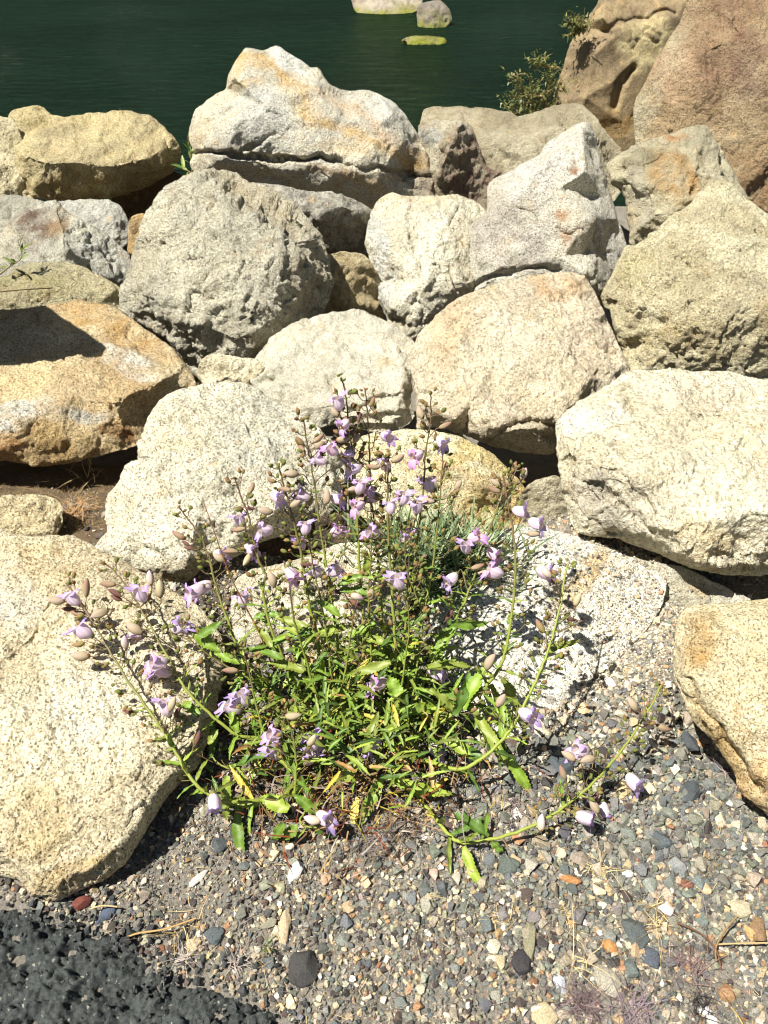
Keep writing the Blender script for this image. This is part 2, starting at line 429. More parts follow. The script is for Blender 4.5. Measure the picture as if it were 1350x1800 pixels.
V, Q = grid(np.concatenate([np.linspace(-40, -1.6, 30), np.arange(-1.5, 1.5, .009), np.linspace(1.6, 40, 30)]),
            np.concatenate([np.linspace(-10, .2, 20), np.arange(.25, 2.1, .009), np.linspace(2.15, 7, 60)]), gz)
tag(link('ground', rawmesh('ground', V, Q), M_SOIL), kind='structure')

def water_mat():
    m, t, b = newmat('water'); L = t.links
    tc = nd(t, 'ShaderNodeTexCoord').outputs['Object']
    mp = nd(t, 'ShaderNodeMapping'); mp.inputs['Scale'].default_value = (1, 2.6, 1); mp.inputs['Rotation'].default_value = (0, 0, .10); L.new(tc, mp.inputs[0])
    a = noise(t, mp.outputs[0], .35, 3, .6); n = noise(t, mp.outputs[0], 3.2, 5, .68, .6); n2 = noise(t, mp.outputs[0], 9, 4, .65, .4)
    c = mixc(t, ramp(t, a, [(.3, 0.), (.7, 1.)]).outputs[0], (.0034, .0145, .0085), (.0065, .024, .013))
    L.new(c, b.inputs['Base Color'])
    b.inputs['Roughness'].default_value = .07; b.inputs['IOR'].default_value = 1.33; b.inputs['Specular IOR Level'].default_value = .3
    s = nd(t, 'ShaderNodeMath', operation='MULTIPLY_ADD', n1=.32); L.new(n2, s.inputs[0]); L.new(n, s.inputs[2])
    bp = nd(t, 'ShaderNodeBump', i_Strength=1.0, i_Distance=.26); L.new(s.outputs[0], bp.inputs['Height']); L.new(bp.outputs[0], b.inputs['Normal'])
    b.inputs['Specular IOR Level'].default_value = 0; b.inputs['Roughness'].default_value = 1
    gl = t.nodes.new('ShaderNodeBsdfGlossy'); gl.inputs['Color'].default_value = (.50, .60, .48, 1); gl.inputs['Roughness'].default_value = .06; L.new(bp.outputs[0], gl.inputs['Normal'])
    fr = nd(t, 'ShaderNodeFresnel', i_IOR=1.33); L.new(bp.outputs[0], fr.inputs['Normal'])
    mx = t.nodes.new('ShaderNodeMixShader'); L.new(fr.outputs[0], mx.inputs[0]); L.new(b.outputs[0], mx.inputs[1]); L.new(gl.outputs[0], mx.inputs[2])
    L.new(mx.outputs[0], t.nodes['Material Output'].inputs[0])
    return m
V, Q = grid(np.linspace(-60, 60, 8), np.linspace(4.2, 60, 8), lambda V: np.full(len(V), -1.42))
tag(link('water', rawmesh('water', V, Q), water_mat()), kind='structure')
def hill_mat():  # out of view, added and raised so the water reflects dark green
    m, t, b = newmat('hill_reflected_dark'); tc = nd(t, 'ShaderNodeTexCoord').outputs['Object']
    c = mixc(t, ramp(t, noise(t, tc, .5, 6, .7), [(.35, 0.), (.65, 1.)]).outputs[0], (.003, .010, .004), (.012, .026, .008))
    t.links.new(c, b.inputs['Base Color']); b.inputs['Roughness'].default_value = 1; return m
V, Q = grid(np.linspace(-110, 110, 90), np.linspace(38, 120, 40),
            lambda V: -1.6 + np.clip((V[:, 1] - 36) * 1.9, -1, 110) + fbm(V * [1, 1, 0], .12, 9, 4) * 5)
tag(link('unseen_hill', rawmesh('unseen_hill', V, Q), hill_mat()), kind='structure')

# ------------------------------------------------------------------ the boulders, far to near
WHITE = (214, 207, 188); CREAM = (214, 200, 166); OCH = (196, 170, 112); GREY = (176, 172, 162)
B = 'pale granite boulders of the rock bank'
# stones out in the water
rock('pinkish grey flat boulder in the water with a yellow green waterline, broadest of the three', [(618, -22), (700, -26), (742, -14), (741, 12), (722, 24), (685, 30), (640, 28), (622, 16)], -1.46, .9,
     [(670, 4, .12)], base=(158, 138, 118), second=(180, 164, 140), mat=M_FAR, seed=201, step=2.2, algae=(-1.46, -1.30), thick=.5, dome=.12, jit=1, cat='boulder')
rock('brownish grey boulder in the water ringed with yellow green algae', [(733, 16), (745, 4), (775, 1), (790, 16), (795, 36), (782, 50), (757, 55), (735, 46)], -1.46, .6,
     [(762, 18, .1)], base=(124, 110, 98), second=(146, 132, 116), mat=M_FAR, seed=202, step=2, algae=(-1.44, -1.22), thick=.5, dome=.12, jit=1)
rock('low flat stone coated in yellow green algae, barely above the water', [(706, 70), (722, 63), (755, 62), (780, 66), (786, 74), (772, 81), (735, 83), (710, 79)], -1.44, .5,
     base=(118, 110, 60), second=(150, 138, 92), mat=M_FAR, seed=203, step=2, algae=(-1.44, -1.30), thick=.4, dome=.16, jit=1)
rock('huge brown boulder with a broken hollow, standing at the water edge', [(962, 215), (970, 180), (978, 150), (990, 118), (1003, 76), (1022, 44), (1048, 10), (1070, -40), (1240, -50), (1230, 60), (1190, 150), (1170, 270), (1110, 290), (1060, 270), (1000, 250)], -.3, .8,
     [(1040, 100, .20), (1060, 30, .2), (1030, 170, .16), (1082, 62, .19), (1075, 150, .15), (1096, 172, .10), (1115, 110, .10), (1130, 45, .10), (1090, 215, .08), (1150, 90, .06), (1188, 30, .08)],
     base=(150, 126, 88), second=(132, 108, 74), mat=M_SMOOTH, seed=11, dome=.16, fac=.3, rough=.5, thick=.6,
     blobs=[(1140, 75, 50, 44, -25, (198, 178, 124), 1), (1075, 225, 40, 25, 0, (150, 112, 54), .8)], cracks=[([(1060, 55), (1085, 38), (1130, 30), (1185, 22)], 4, .03), ([(1080, 190), (1092, 150), (1112, 122)], 7, .04)])
rock('huge pinkish brown boulder filling the upper right corner', [(1216, -60), (1206, 10), (1180, 62), (1158, 98), (1132, 145), (1114, 180), (1113, 215), (1118, 262), (1150, 330), (1260, 420), (1400, 470), (1560, 470), (1560, -60)], .0, .95, 
     [(1200, 110, .12), (1180, 250, .10), (1300, 50, .2), (1300, 300, .16), (1420, 200, .25)],
     base=(166, 138, 100), second=(190, 166, 126), Yb=3.55, mat=M_FAR, seed=12, dome=.10, rim=.2, fac=1.0, rough=1.2, thick=.6,
     blobs=[(1150, 160, 16, 130, 25, (176, 166, 134), .8), (1270, 60, 60, 110, 15, (140, 100, 76), .6), (1180, 130, 45, 50, 0, (198, 158, 118), .6), (1310, 330, 60, 50, 0, (160, 120, 80), .6), (1330, 120, 40, 60, 0, (130, 95, 78), .5)])
rock('long pale tan boulder behind the grey pyramid rock, nearest the shrub', [(745, 193), (790, 187), (850, 189), (895, 195), (910, 205), (935, 200), (975, 185), (1010, 181), (1025, 187), (1047, 205), (1070, 235), (1093, 262), (1100, 330), (1030, 380), (870, 350), (790, 330), (740, 250)], -.12, .62,
     [(850, 240, .10), (905, 212, .0), (990, 210, .14), (1050, 250, .10), (930, 260, .12)], base=(196, 182, 148), second=(178, 160, 122), mat=M_FAR, seed=13, dome=.07, rough=.8, fac=1,
     blobs=[(800, 205, 60, 20, 0, (206, 190, 156), .6)])
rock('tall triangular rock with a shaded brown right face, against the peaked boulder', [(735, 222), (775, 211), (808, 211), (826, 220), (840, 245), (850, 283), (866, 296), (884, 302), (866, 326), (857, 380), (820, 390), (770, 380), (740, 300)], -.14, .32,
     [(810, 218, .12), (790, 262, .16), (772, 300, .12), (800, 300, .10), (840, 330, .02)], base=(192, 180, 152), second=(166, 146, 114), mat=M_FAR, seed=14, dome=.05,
     blobs=[(830, 310, 50, 90, 0, (128, 102, 84), .85), (755, 235, 22, 16, 0, (160, 160, 154), .8)])  # brown blob paints the shade of the right face into the colour
rock('great peaked boulder veined with ochre and split by a level crack, highest of the bank', [(333, 222), (345, 190), (372, 166), (395, 156), (401, 130), (415, 105), (432, 84), (446, 85), (460, 89), (486, 82), (512, 97), (545, 118), (561, 121), (577, 148), (600, 160), (640, 157), (665, 163), (694, 182), (715, 205), (738, 238), (760, 272), (775, 300), (792, 352), (760, 372), (722, 362), (680, 380), (640, 360), (580, 350), (520, 345), (455, 340), (420, 325), (350, 306), (334, 290), (340, 268), (333, 245)], -.10, .5,
     [(445, 100, .08), (410, 135, .15), (500, 125, .10), (470, 190, .24), (420, 215, .24), (550, 160, .14), (365, 205, .15), (365, 256, .19), (480, 255, .19), (540, 215, .21), (610, 205, .18), (660, 225, .19), (690, 200, .15), (700, 262, .17), (640, 278, .2), (560, 268, .21), (735, 280, .04), (712, 230, .11), (400, 264, .20),
      (380, 284, .17), (440, 292, .13), (520, 300, .16), (590, 306, .18), (660, 322, .15), (560, 330, .12), (640, 345, .10)],
     base=(214, 200, 170), second=(196, 188, 168), mat=M_FAR, seed=15, dome=.04, rim=.10, fac=.6, rough=.7, thick=.55,
     veins=[([(420, 100), (470, 110), (520, 150), (545, 200), (600, 230), (680, 262), (740, 290)], 11, (198, 162, 104), .85), ([(420, 115), (405, 160), (460, 140)], 9, (200, 170, 118), .7), ([(560, 160), (640, 200), (700, 260)], 14, (206, 172, 134), .7), ([(540, 300), (600, 315), (660, 325)], 9, (190, 150, 96), .7)],
     blobs=[(450, 195, 52, 55, 0, (190, 188, 178), .75), (500, 105, 40, 16, 30, (218, 216, 208), .9), (670, 185, 30, 22, 40, (206, 204, 194), .9), (745, 300, 26, 50, -20, (124, 98, 78), .9), (355, 245, 24, 30, 0, (210, 184, 142), .6), (600, 262, 50, 14, 5, (200, 170, 118), .6), (560, 300, 34, 12, 10, (196, 192, 182), .7)],  # dark brown blob at the right end is that side's shade, painted in
     cracks=[([(334, 268), (400, 272), (430, 277), (500, 277), (560, 280), (620, 290), (680, 303), (740, 312), (790, 318)], 3.2, .07), ([(430, 262), (460, 250), (485, 232)], 4, .03)])
rock('pale ochre boulder cut by the left edge, behind the long ochre slab', [(-120, 215), (-30, 203), (0, 203), (24, 210), (45, 260), (60, 330), (62, 380), (0, 385), (-120, 380)], -.2, .5,
     base=(204, 188, 146), second=(190, 170, 120), mat=M_FAR, seed=17, dome=.14)
rock('long ochre slab lying level at the far left above the water', [(14, 204), (30, 192), (64, 184), (78, 190), (92, 201), (130, 204), (190, 196), (225, 195), (265, 205), (290, 224), (307, 245), (318, 264), (311, 290), (295, 310), (250, 332), (195, 347), (150, 350), (100, 352), (56, 346), (42, 325), (25, 288), (16, 250)], -.12, .5,
     [(40, 272, .22), (80, 287, .26), (130, 285, .27), (200, 292, .26), (255, 278, .24), (300, 258, .12), (60, 215, .05), (110, 230, .1), (200, 215, .08), (160, 250, .17), (240, 245, .13)],
     base=(198, 178, 126), second=(180, 158, 108), mat=M_FAR, seed=18, dome=.03, rim=.12, fac=.9, rough=1.1, blobs=[(160, 330, 120, 26, 0, (150, 124, 66), .75), (60, 205, 30, 20, 0, (176, 154, 96), .6)], thick=.6)  # front face below the ridge painted darker, as in soft shade
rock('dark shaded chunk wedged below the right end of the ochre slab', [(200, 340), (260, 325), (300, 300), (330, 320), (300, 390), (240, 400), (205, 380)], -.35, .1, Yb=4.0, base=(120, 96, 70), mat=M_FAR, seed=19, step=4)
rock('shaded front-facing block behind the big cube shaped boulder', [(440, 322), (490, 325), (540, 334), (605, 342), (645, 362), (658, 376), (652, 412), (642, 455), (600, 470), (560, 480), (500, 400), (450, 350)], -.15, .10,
     [(500, 345, .05), (560, 350, .10), (600, 362, .13), (635, 372, .10), (560, 378, .12), (610, 410, .05)], base=(186, 178, 160), second=(150, 142, 128), mat=M_FAR, seed=20, dome=.04, rim=.12, fac=1.2, blobs=[(590, 415, 70, 40, 0, (142, 136, 124), .7)])  # grey blob puts the shade of the front face into the colour
rock('small orange stone in the gap left of the cube shaped boulder', [(228, 385), (252, 375), (275, 400), (260, 450), (225, 445)], -.2, .08, base=(206, 168, 112), mat=M_FAR, seed=21, step=4)
rock('grey rock at the left edge behind the rust stained one', [(-120, 345), (-30, 342), (30, 343), (75, 352), (95, 375), (60, 430), (0, 450), (-120, 450)], -.12, .3, base=(190, 184, 164), second=(176, 168, 148), mat=M_FAR, seed=22, dome=.08)
rock('light grey block between rust stained rock and cube shaped boulder', [(100, 356), (150, 350), (190, 351), (212, 364), (226, 387), (237, 412), (215, 438), (180, 450), (120, 430), (95, 390)], -.2, .36,
     [(200, 385, .07), (150, 380, .05), (210, 415, .03)], base=(192, 188, 174), second=(176, 172, 160), mat=M_FAR, seed=23, dome=.06)
rock('faceted grey rock with a dark rust patch at the left', [(-120, 440), (-20, 420), (5, 405), (22, 385), (42, 364), (82, 351), (100, 354), (116, 372), (150, 388), (185, 410), (210, 430), (228, 450), (231, 480), (216, 512), (150, 530), (60, 540), (-120, 540)], -.18, .42,
     [(98, 362, .05), (112, 440, .18), (110, 400, .14), (60, 440, .13), (160, 440, .08), (30, 410, .07), (190, 480, .05)], base=(190, 184, 164), second=(174, 168, 152), mat=M_FAR, seed=24, dome=.05, rim=.15,
     blobs=[(65, 392, 40, 34, -25, (116, 92, 76), .95), (95, 385, 20, 26, 0, (168, 136, 96), .7), (180, 460, 50, 50, 0, (172, 172, 164), .6)])
rock('flat yellowish lichen covered stone at the left, between grey rock and orange slab', [(-120, 520), (0, 490), (32, 470), (70, 460), (120, 462), (160, 475), (190, 490), (212, 507), (216, 545), (180, 580), (80, 590), (-120, 590)], -.12, .34,
     [(70, 490, .07), (150, 510, .06), (20, 530, .05)], base=(204, 190, 146), second=(184, 170, 124), mat=M_ROUGH, seed=25, dome=.06, rough=1.1, blobs=[(60, 500, 80, 20, 0, (170, 160, 100), .6)])
rock('small round cream boulder tucked right of the cube shaped boulder', [(560, 455), (600, 442), (640, 447), (664, 480), (680, 530), (670, 570), (620, 580), (560, 580), (570, 520)], -.3, .14, Yb=2.8, base=(208, 188, 142), second=(190, 164, 112), mat=M_MID, seed=26, dome=.10)
rock('grey pyramid shaped boulder with rust spots', [(1032, 213), (1046, 236), (1055, 280), (1065, 320), (1076, 352), (1086, 385), (1103, 430), (1100, 462), (1088, 500), (1075, 540), (1000, 560), (900, 560), (838, 515), (824, 480), (810, 442), (808, 420), (825, 398), (854, 372), (857, 332), (867, 315), (897, 299), (946, 273), (963, 250), (996, 225)], -.12, .62,
     [(1024, 232, .14), (1030, 300, .22), (1035, 380, .23), (1025, 478, .22), (945, 300, .18), (985, 330, .20), (905, 345, .17), (862, 374, .08), (835, 400, .04), (870, 470, .12), (930, 465, .15), (990, 450, .2), (930, 400, .17), (985, 265, .15), (1062, 440, .05), (1060, 350, .04)],
     base=(214, 206, 186), second=(204, 194, 176), mat=M_MID, seed=27, dome=.02, rim=.1, fac=.5, rough=.6,
     blobs=[(900, 415, 85, 70, 15, (172, 160, 146), .75), (990, 380, 14, 14, 0, (170, 92, 30), 1), (996, 420, 11, 9, 0, (160, 84, 30), .9), (1012, 296, 6, 10, 0, (150, 90, 50), .9), (1000, 400, 32, 50, 0, (200, 172, 128), .5), (1070, 440, 32, 90, -10, (160, 156, 150), .7), (940, 290, 70, 36, -30, (218, 212, 202), .7)],  # long grey blob at the right paints that face's shade; rust spots are real
     cracks=[([(980, 398), (1000, 410), (1020, 402)], 3, .018), ([(835, 500), (880, 482), (930, 466), (985, 472)], 4, .03), ([(915, 372), (945, 385)], 3, .012)])
rock('rust stained angular rock between the pyramid and the pinkish giant', [(1066, 290), (1098, 267), (1150, 245), (1200, 226), (1236, 219), (1250, 230), (1275, 275), (1300, 320), (1322, 362), (1350, 400), (1330, 450), (1225, 470), (1130, 460), (1108, 430), (1102, 400), (1097, 352), (1078, 325)], -.02, .38,
     [(1165, 285, .12), (1135, 320, .13), (1150, 380, .12), (1115, 290, .06), (1215, 245, .08), (1225, 300, .16), (1210, 350, .15), (1270, 330, .08), (1125, 395, .08), (1180, 270, .1)],
     base=(212, 198, 160), second=(192, 178, 140), mat=M_MID, seed=28, dome=.03, rim=.12, fac=1.2, blobs=[(1185, 310, 38, 48, -20, (200, 150, 84), .9), (1185, 246, 26, 9, -10, (196, 138, 84), .9), (1125, 340, 16, 60, -10, (172, 164, 148), .5), (1120, 285, 40, 16, -20, (142, 128, 92), .6)],
     cracks=[([(1100, 300), (1140, 292), (1175, 262)], 4, .03)])
rock('upright white boulder with an unlit left face painted grey, in the middle of the bank', [(643, 432), (650, 380), (665, 350), (690, 339), (730, 345), (785, 341), (828, 350), (856, 373), (860, 400), (850, 440), (848, 500), (830, 540), (790, 590), (740, 620), (700, 600), (678, 558), (664, 528), (654, 490)], -.22, .56,
     [(688, 370, .06), (676, 440, .12), (690, 540, .12), (730, 360, .08), (800, 362, .07), (770, 420, .16), (745, 500, .18), (810, 440, .12), (800, 520, .1), (715, 400, .13), (725, 575, .08)],
     base=(222, 212, 184), second=(206, 192, 160), mat=M_MID, seed=29, dome=.03, rim=.12, fac=.9, blobs=[(664, 450, 20, 95, -6, (186, 186, 182), .75), (660, 365, 22, 16, 0, (206, 188, 148), .6), (740, 345, 80, 14, 0, (204, 184, 140), .5)],  # tall grey blob paints the left face as unlit
     cracks=[([(725, 355), (718, 395), (735, 430)], 5, .02), ([(800, 365), (790, 400), (812, 440)], 5, .02), ([(757, 455), (765, 462)], 4, .02), ([(690, 560), (730, 575), (760, 560)], 4, .02)])
rock('big cube shaped grey boulder with a coarse pitted front', [(345, 303), (380, 298), (415, 300), (438, 318), (475, 330), (520, 357), (545, 383), (566, 408), (576, 440), (585, 490), (583, 515), (571, 542), (545, 600), (490, 650), (420, 680), (345, 660), (325, 634), (300, 602), (260, 580), (226, 560), (212, 545), (212, 510), (225, 470), (238, 430), (247, 395), (264, 360), (280, 335), (310, 315)], -.2, .66,
     [(300, 345, .12), (370, 330, .11), (440, 370, .16), (500, 408, .19), (550, 420, .11), (270, 400, .12), (330, 440, .20), (420, 450, .22), (480, 470, .24), (485, 560, .20), (415, 600, .2), (320, 560, .17), (260, 510, .11), (550, 500, .1), (450, 600, .16)],
     base=(220, 210, 182), second=(204, 194, 168), mat=M_ROUGH, seed=30, dome=.04, rim=.13, fac=1.1, rough=1.9,
     blobs=[(470, 355, 90, 26, 30, (196, 176, 136), .7), (540, 490, 42, 80, 0, (164, 148, 116), .6), (370, 310, 50, 16, 0, (196, 180, 146), .5), (440, 600, 60, 40, 0, (196, 186, 160), .5)],  # tall brownish blob paints shade on the right-front face
     cracks=[(375, 370, 14, .02), (300, 420, 12, .02), (430, 470, 10, .015), (360, 520, 12, .018), (440, 560, 14, .02)])
rock('massive rough cream and ochre boulder at the right edge', [(1098, 437), (1125, 420), (1150, 402), (1205, 362), (1248, 322), (1282, 318), (1322, 362), (1362, 380), (1480, 390), (1480, 650), (1400, 680), (1330, 690), (1200, 690), (1110, 670), (1085, 592), (1070, 552), (1057, 520), (1068, 498), (1088, 460)], -.1, .72,
     [(1260, 350, .10), (1200, 400, .16), (1300, 420, .2), (1400, 450, .2), (1130, 460, .13), (1160, 530, .18), (1250, 520, .25), (1350, 540, .25), (1180, 610, .12), (1280, 620, .14), (1100, 530, .1), (1380, 620, .12)],
     base=(232, 218, 176), second=(216, 196, 146), mat=M_ROUGH, seed=31, dome=.05, rim=.15, fac=1.1, rough=1.3,
     blobs=[(1200, 600, 90, 40, 10, (186, 160, 104), .6), (1300, 600, 90, 40, -5, (176, 158, 116), .7), (1330, 520, 50, 30, 0, (178, 166, 138), .5), (1120, 480, 30, 40, 0, (206, 188, 130), .6)],
     cracks=[([(1180, 440), (1200, 452), (1215, 470)], 5, .03), (1240, 590, 14, .03), (1310, 570, 16, .03), (1135, 490, 10, .03)])
rock('small tan rock filling the gap below the cube shaped boulder', [(350, 640), (370, 622), (420, 628), (460, 636), (470, 670), (420, 700), (360, 700), (348, 668)], -.2, .14, Yb=2.1, base=(222, 208, 172), second=(206, 188, 148), mat=M_MID, seed=57, dome=.06, fac=1.3)
rock('broad rosy tan boulder, smooth topped, in the middle right', [(734, 590), (770, 550), (800, 525), (858, 501), (925, 484), (985, 478), (1026, 487), (1046, 510), (1061, 545), (1082, 590), (1107, 648), (1110, 700), (1050, 740), (978, 770), (976, 797), (920, 797), (870, 786), (812, 762), (762, 750), (734, 758), (731, 700), (722, 650), (727, 615)], -.1, .6,
     [(780, 560, .05), (850, 530, .07), (980, 510, .06), (760, 650, .10), (740, 700, .07), (800, 738, .12), (870, 752, .14), (930, 757, .14), (985, 735, .12), (880, 640, .12), (1000, 620, .12), (1050, 660, .09), (830, 700, .12)],
     base=(216, 198, 166), second=(204, 184, 152), mat=M_MID, seed=33, dome=.02, rim=.07, fac=.9, rough=.9,
     blobs=[(980, 500, 50, 22, 10, (206, 164, 116), .7), (790, 580, 30, 60, 20, (208, 172, 128), .55), (770, 650, 22, 40, 0, (190, 160, 120), .5), (1040, 600, 40, 60, 0, (206, 178, 150), .5), (900, 600, 60, 50, 0, (224, 210, 182), .5)],
     cracks=[([(860, 515), (885, 528), (905, 530)], 3, .012), ([(880, 562), (892, 585), (910, 590)], 3, .008), ([(860, 770), (910, 745), (975, 742)], 5, .03)])
rock('flat white boulder in the very middle of the bank', [(442, 640), (460, 610), (482, 588), (530, 565), (570, 552), (610, 545), (650, 550), (690, 570), (720, 590), (734, 612), (729, 640), (722, 660), (722, 700), (731, 730), (700, 756), (660, 760), (610, 748), (560, 752), (530, 740), (470, 700), (440, 672)], -.06, .55,
     [(500, 600, .03), (600, 580, .04), (690, 600, .05), (600, 660, .07), (710, 650, .06), (600, 705, .09), (700, 715, .08), (480, 650, .05), (640, 735, .05), (560, 715, .07)],
     base=(224, 214, 188), second=(212, 202, 178), mat=M_MID, seed=34, dome=.012, rim=.06, fac=1.2, rough=.7,
     cracks=[([(610, 725), (650, 705), (720, 695)], 4, .02), ([(715, 650), (722, 690)], 3, .015), ([(560, 590), (610, 600)], 3, .006), ([(640, 735), (680, 740), (720, 728)], 4, .018)])
rock('orange stained flat slab with a thick front edge, its shade painted brown, at the left', [(-120, 548), (0, 545), (80, 537), (145, 529), (200, 540), (227, 560), (262, 585), (300, 610), (320, 635), (345, 670), (348, 682), (330, 680), (300, 690), (276, 720), (266, 742), (260, 770), (250, 779), (200, 796), (130, 811), (80, 818), (40, 813), (-30, 806), (-120, 800)], .0, .76,
     [(-100, 740, .17), (0, 738, .17), (30, 747, .17), (80, 718, .16), (110, 704, .16), (150, 702, .16), (200, 704, .16), (262, 680, .13), (320, 648, .06), (100, 600, .07), (200, 600, .07), (50, 660, .11), (200, 650, .12), (40, 770, .11), (130, 770, .07), (220, 750, .07)],
     base=(218, 192, 144), second=(208, 170, 112), mat=M_MID, seed=35, dome=.02, rim=.08, fac=.7, rough=.9, thick=.35,
     blobs=[(190, 570, 90, 22, 25, (196, 146, 76), .7), (30, 725, 60, 20, -5, (206, 206, 198), .95), (120, 690, 60, 22, 0, (204, 178, 134), .5), (230, 630, 50, 16, 20, (224, 214, 196), .8), (10, 780, 34, 24, 0, (160, 100, 34), .85), (205, 755, 26, 14, 0, (140, 92, 44), .9), (110, 770, 60, 26, 0, (176, 140, 80), .7), (60, 660, 60, 24, -20, (222, 196, 140), .7), (150, 730, 60, 14, -6, (176, 172, 160), .7), (90, 800, 120, 14, 0, (152, 116, 60), .6)],  # brown blobs along the front edge: rust plus painted shade
     cracks=[([(150, 540), (200, 590), (300, 640)], 3, .005)])
rock('large cream boulder at the right with a ribbed lower face, its shading painted grey', [(978, 742), (1008, 712), (1058, 681), (1108, 652), (1180, 652), (1280, 652), (1332, 664), (1480, 690), (1480, 1020), (1345, 1013), (1280, 1011), (1220, 1000), (1152, 972), (1082, 947), (1018, 937), (998, 905), (986, 862), (978, 812), (976, 775)], .03, .62,
     [(1080, 700, .05), (1200, 700, .08), (1350, 740, .12), (1110, 720, .06), (1050, 760, .10), (995, 790, .08), (1060, 825, .13), (1130, 850, .16), (1180, 930, .14), (1230, 985, .08), (1300, 900, .18), (1400, 900, .2), (1060, 890, .06), (1120, 930, .07), (1230, 800, .15), (1320, 985, .08)],
     base=(226, 213, 180), second=(214, 198, 162), mat=M_MID, seed=37, dome=.03, rim=.08, fac=.8, rough=1.0,
     blobs=[(1080, 890, 85, 50, 30, (166, 156, 140), .75), (1030, 735, 60, 22, -10, (230, 226, 212), .8), (1220, 690, 90, 26, 5, (214, 196, 172), .6), (1105, 700, 20, 24, 0, (178, 158, 118), .6), (1250, 940, 60, 26, 20, (190, 166, 116), .6)],  # large grey blob paints grazing-light shading on the lower left face
     cracks=[([(1210, 725), (1240, 738), (1275, 740)], 3, .012), (1255, 694, 5, .015), (1237, 711, 4, .015), ([(1010, 835), (1080, 880), (1150, 940)], 5, .02), ([(1060, 825), (1110, 850), (1150, 900)], 5, .015), ([(990, 870), (1040, 910), (1100, 940)], 4, .015), ([(1095, 690), (1115, 730)], 8, .02)])
rock('small pale rock squeezed between yellow boulder and large cream boulder', [(915, 870), (940, 845), (980, 836), (1010, 880), (1020, 945), (960, 960), (920, 940)], -.04, .1, Yb=1.5, base=(222, 208, 172), second=(200, 186, 150), mat=M_MID, seed=48, dome=.04, fac=1.2)
rock('yellow boulder just behind the flowering plant', [(590, 800), (640, 766), (700, 754), (760, 756), (820, 774), (860, 795), (882, 815), (918, 848), (936, 880), (930, 940), (880, 975), (800, 985), (700, 985), (600, 960)], -.12, .34,
     [(700, 790, .04), (820, 810, .06), (870, 850, .08), (880, 900, .05), (750, 850, .08), (640, 850, .06)], base=(212, 188, 122), second=(222, 206, 158), mat=M_NEAR, seed=38, dome=.06,
     blobs=[(870, 900, 70, 50, 0, (168, 128, 60), .8), (700, 775, 80, 20, 0, (226, 214, 168), .6), (800, 840, 60, 26, 20, (206, 168, 104), .6)], cracks=[(860, 890, 18, .02), (900, 910, 14, .02)])
rock('rock painted dark brown for the deep shade behind the left stems', [(365, 1000), (440, 950), (600, 900), (680, 930), (700, 1000), (520, 1060), (430, 1080), (405, 1150), (378, 1110)], -.2, .1, Yb=1.36, base=(120, 98, 74), second=(96, 78, 60), mat=M_NEAR, seed=39, step=4, dome=.05)  # dark base colours stand in for the shadow it lies in
rock('large rounded white boulder left of the plant with an undercut base', [(252, 765), (261, 735), (280, 705), (310, 686), (355, 675), (420, 672), (462, 690), (502, 712), (545, 742), (590, 785), (612, 830), (600, 870), (580, 905), (520, 932), (440, 962), (428, 978), (372, 992), (332, 1022), (300, 1042), (285, 1030), (200, 990), (165, 972), (182, 940), (186, 880), (206, 850), (221, 822), (246, 812), (248, 790)], -.02, .6,
     [(300, 712, .05), (275, 745, .04), (272, 790, .06), (400, 695, .045), (500, 750, .055), (585, 840, .04), (205, 900, .035), (190, 955, .035), (350, 790, .12), (450, 830, .10), (290, 810, .09), (230, 860, .06), (350, 900, .12), (260, 930, .08), (430, 930, .08), (330, 985, .07), (520, 890, .07), (560, 830, .04)],
     base=(220, 209, 180), second=(206, 196, 168), mat=M_NEAR, seed=53, dome=.035, rim=.1, fac=1.0, rough=1.0, thick=.35,
     blobs=[(460, 760, 60, 80, 40, (188, 184, 168), .6), (330, 760, 60, 40, 0, (216, 200, 156), .5), (330, 1010, 50, 26, -20, (150, 126, 84), .7), (215, 900, 24, 50, 0, (200, 184, 144), .5)])  # dark brown blob at the undercut paints its shade
rock('chunky sandy rock on the dirt at the left edge', [(-120, 880), (0, 872), (62, 868), (104, 880), (112, 918), (70, 960), (-120, 960)], -.08, .14, Yb=1.355, base=(204, 184, 140), second=(182, 160, 116), mat=M_NEAR, seed=41, dome=.04, fac=1.6, rough=1.4)
rock('white speckled stone peeping through the stems of the plant', [(408, 1030), (440, 1002), (520, 984), (600, 955), (660, 960), (700, 990), (720, 1060), (700, 1140), (620, 1190), (540, 1180), (470, 1145), (412, 1120)], -.03, .30,
     [(480, 1040, .04), (580, 1010, .05), (620, 1080, .06), (500, 1110, .04)], base=(226, 214, 186), second=(208, 192, 158), mat=M_NEAR, seed=42, dome=.05, fac=.8)
SLAB2 = rock('pale slab sunk in the grit below the large cream boulder', [(1060, 975), (1130, 984), (1200, 996), (1260, 1025), (1330, 1060), (1290, 1100), (1190, 1090), (1120, 1070), (1070, 1030)], .0, .14, Yb=1.18, base=(222, 212, 188), second=(200, 190, 160), mat=M_NEAR, seed=43, dome=.03, fac=.7, thick=.4)
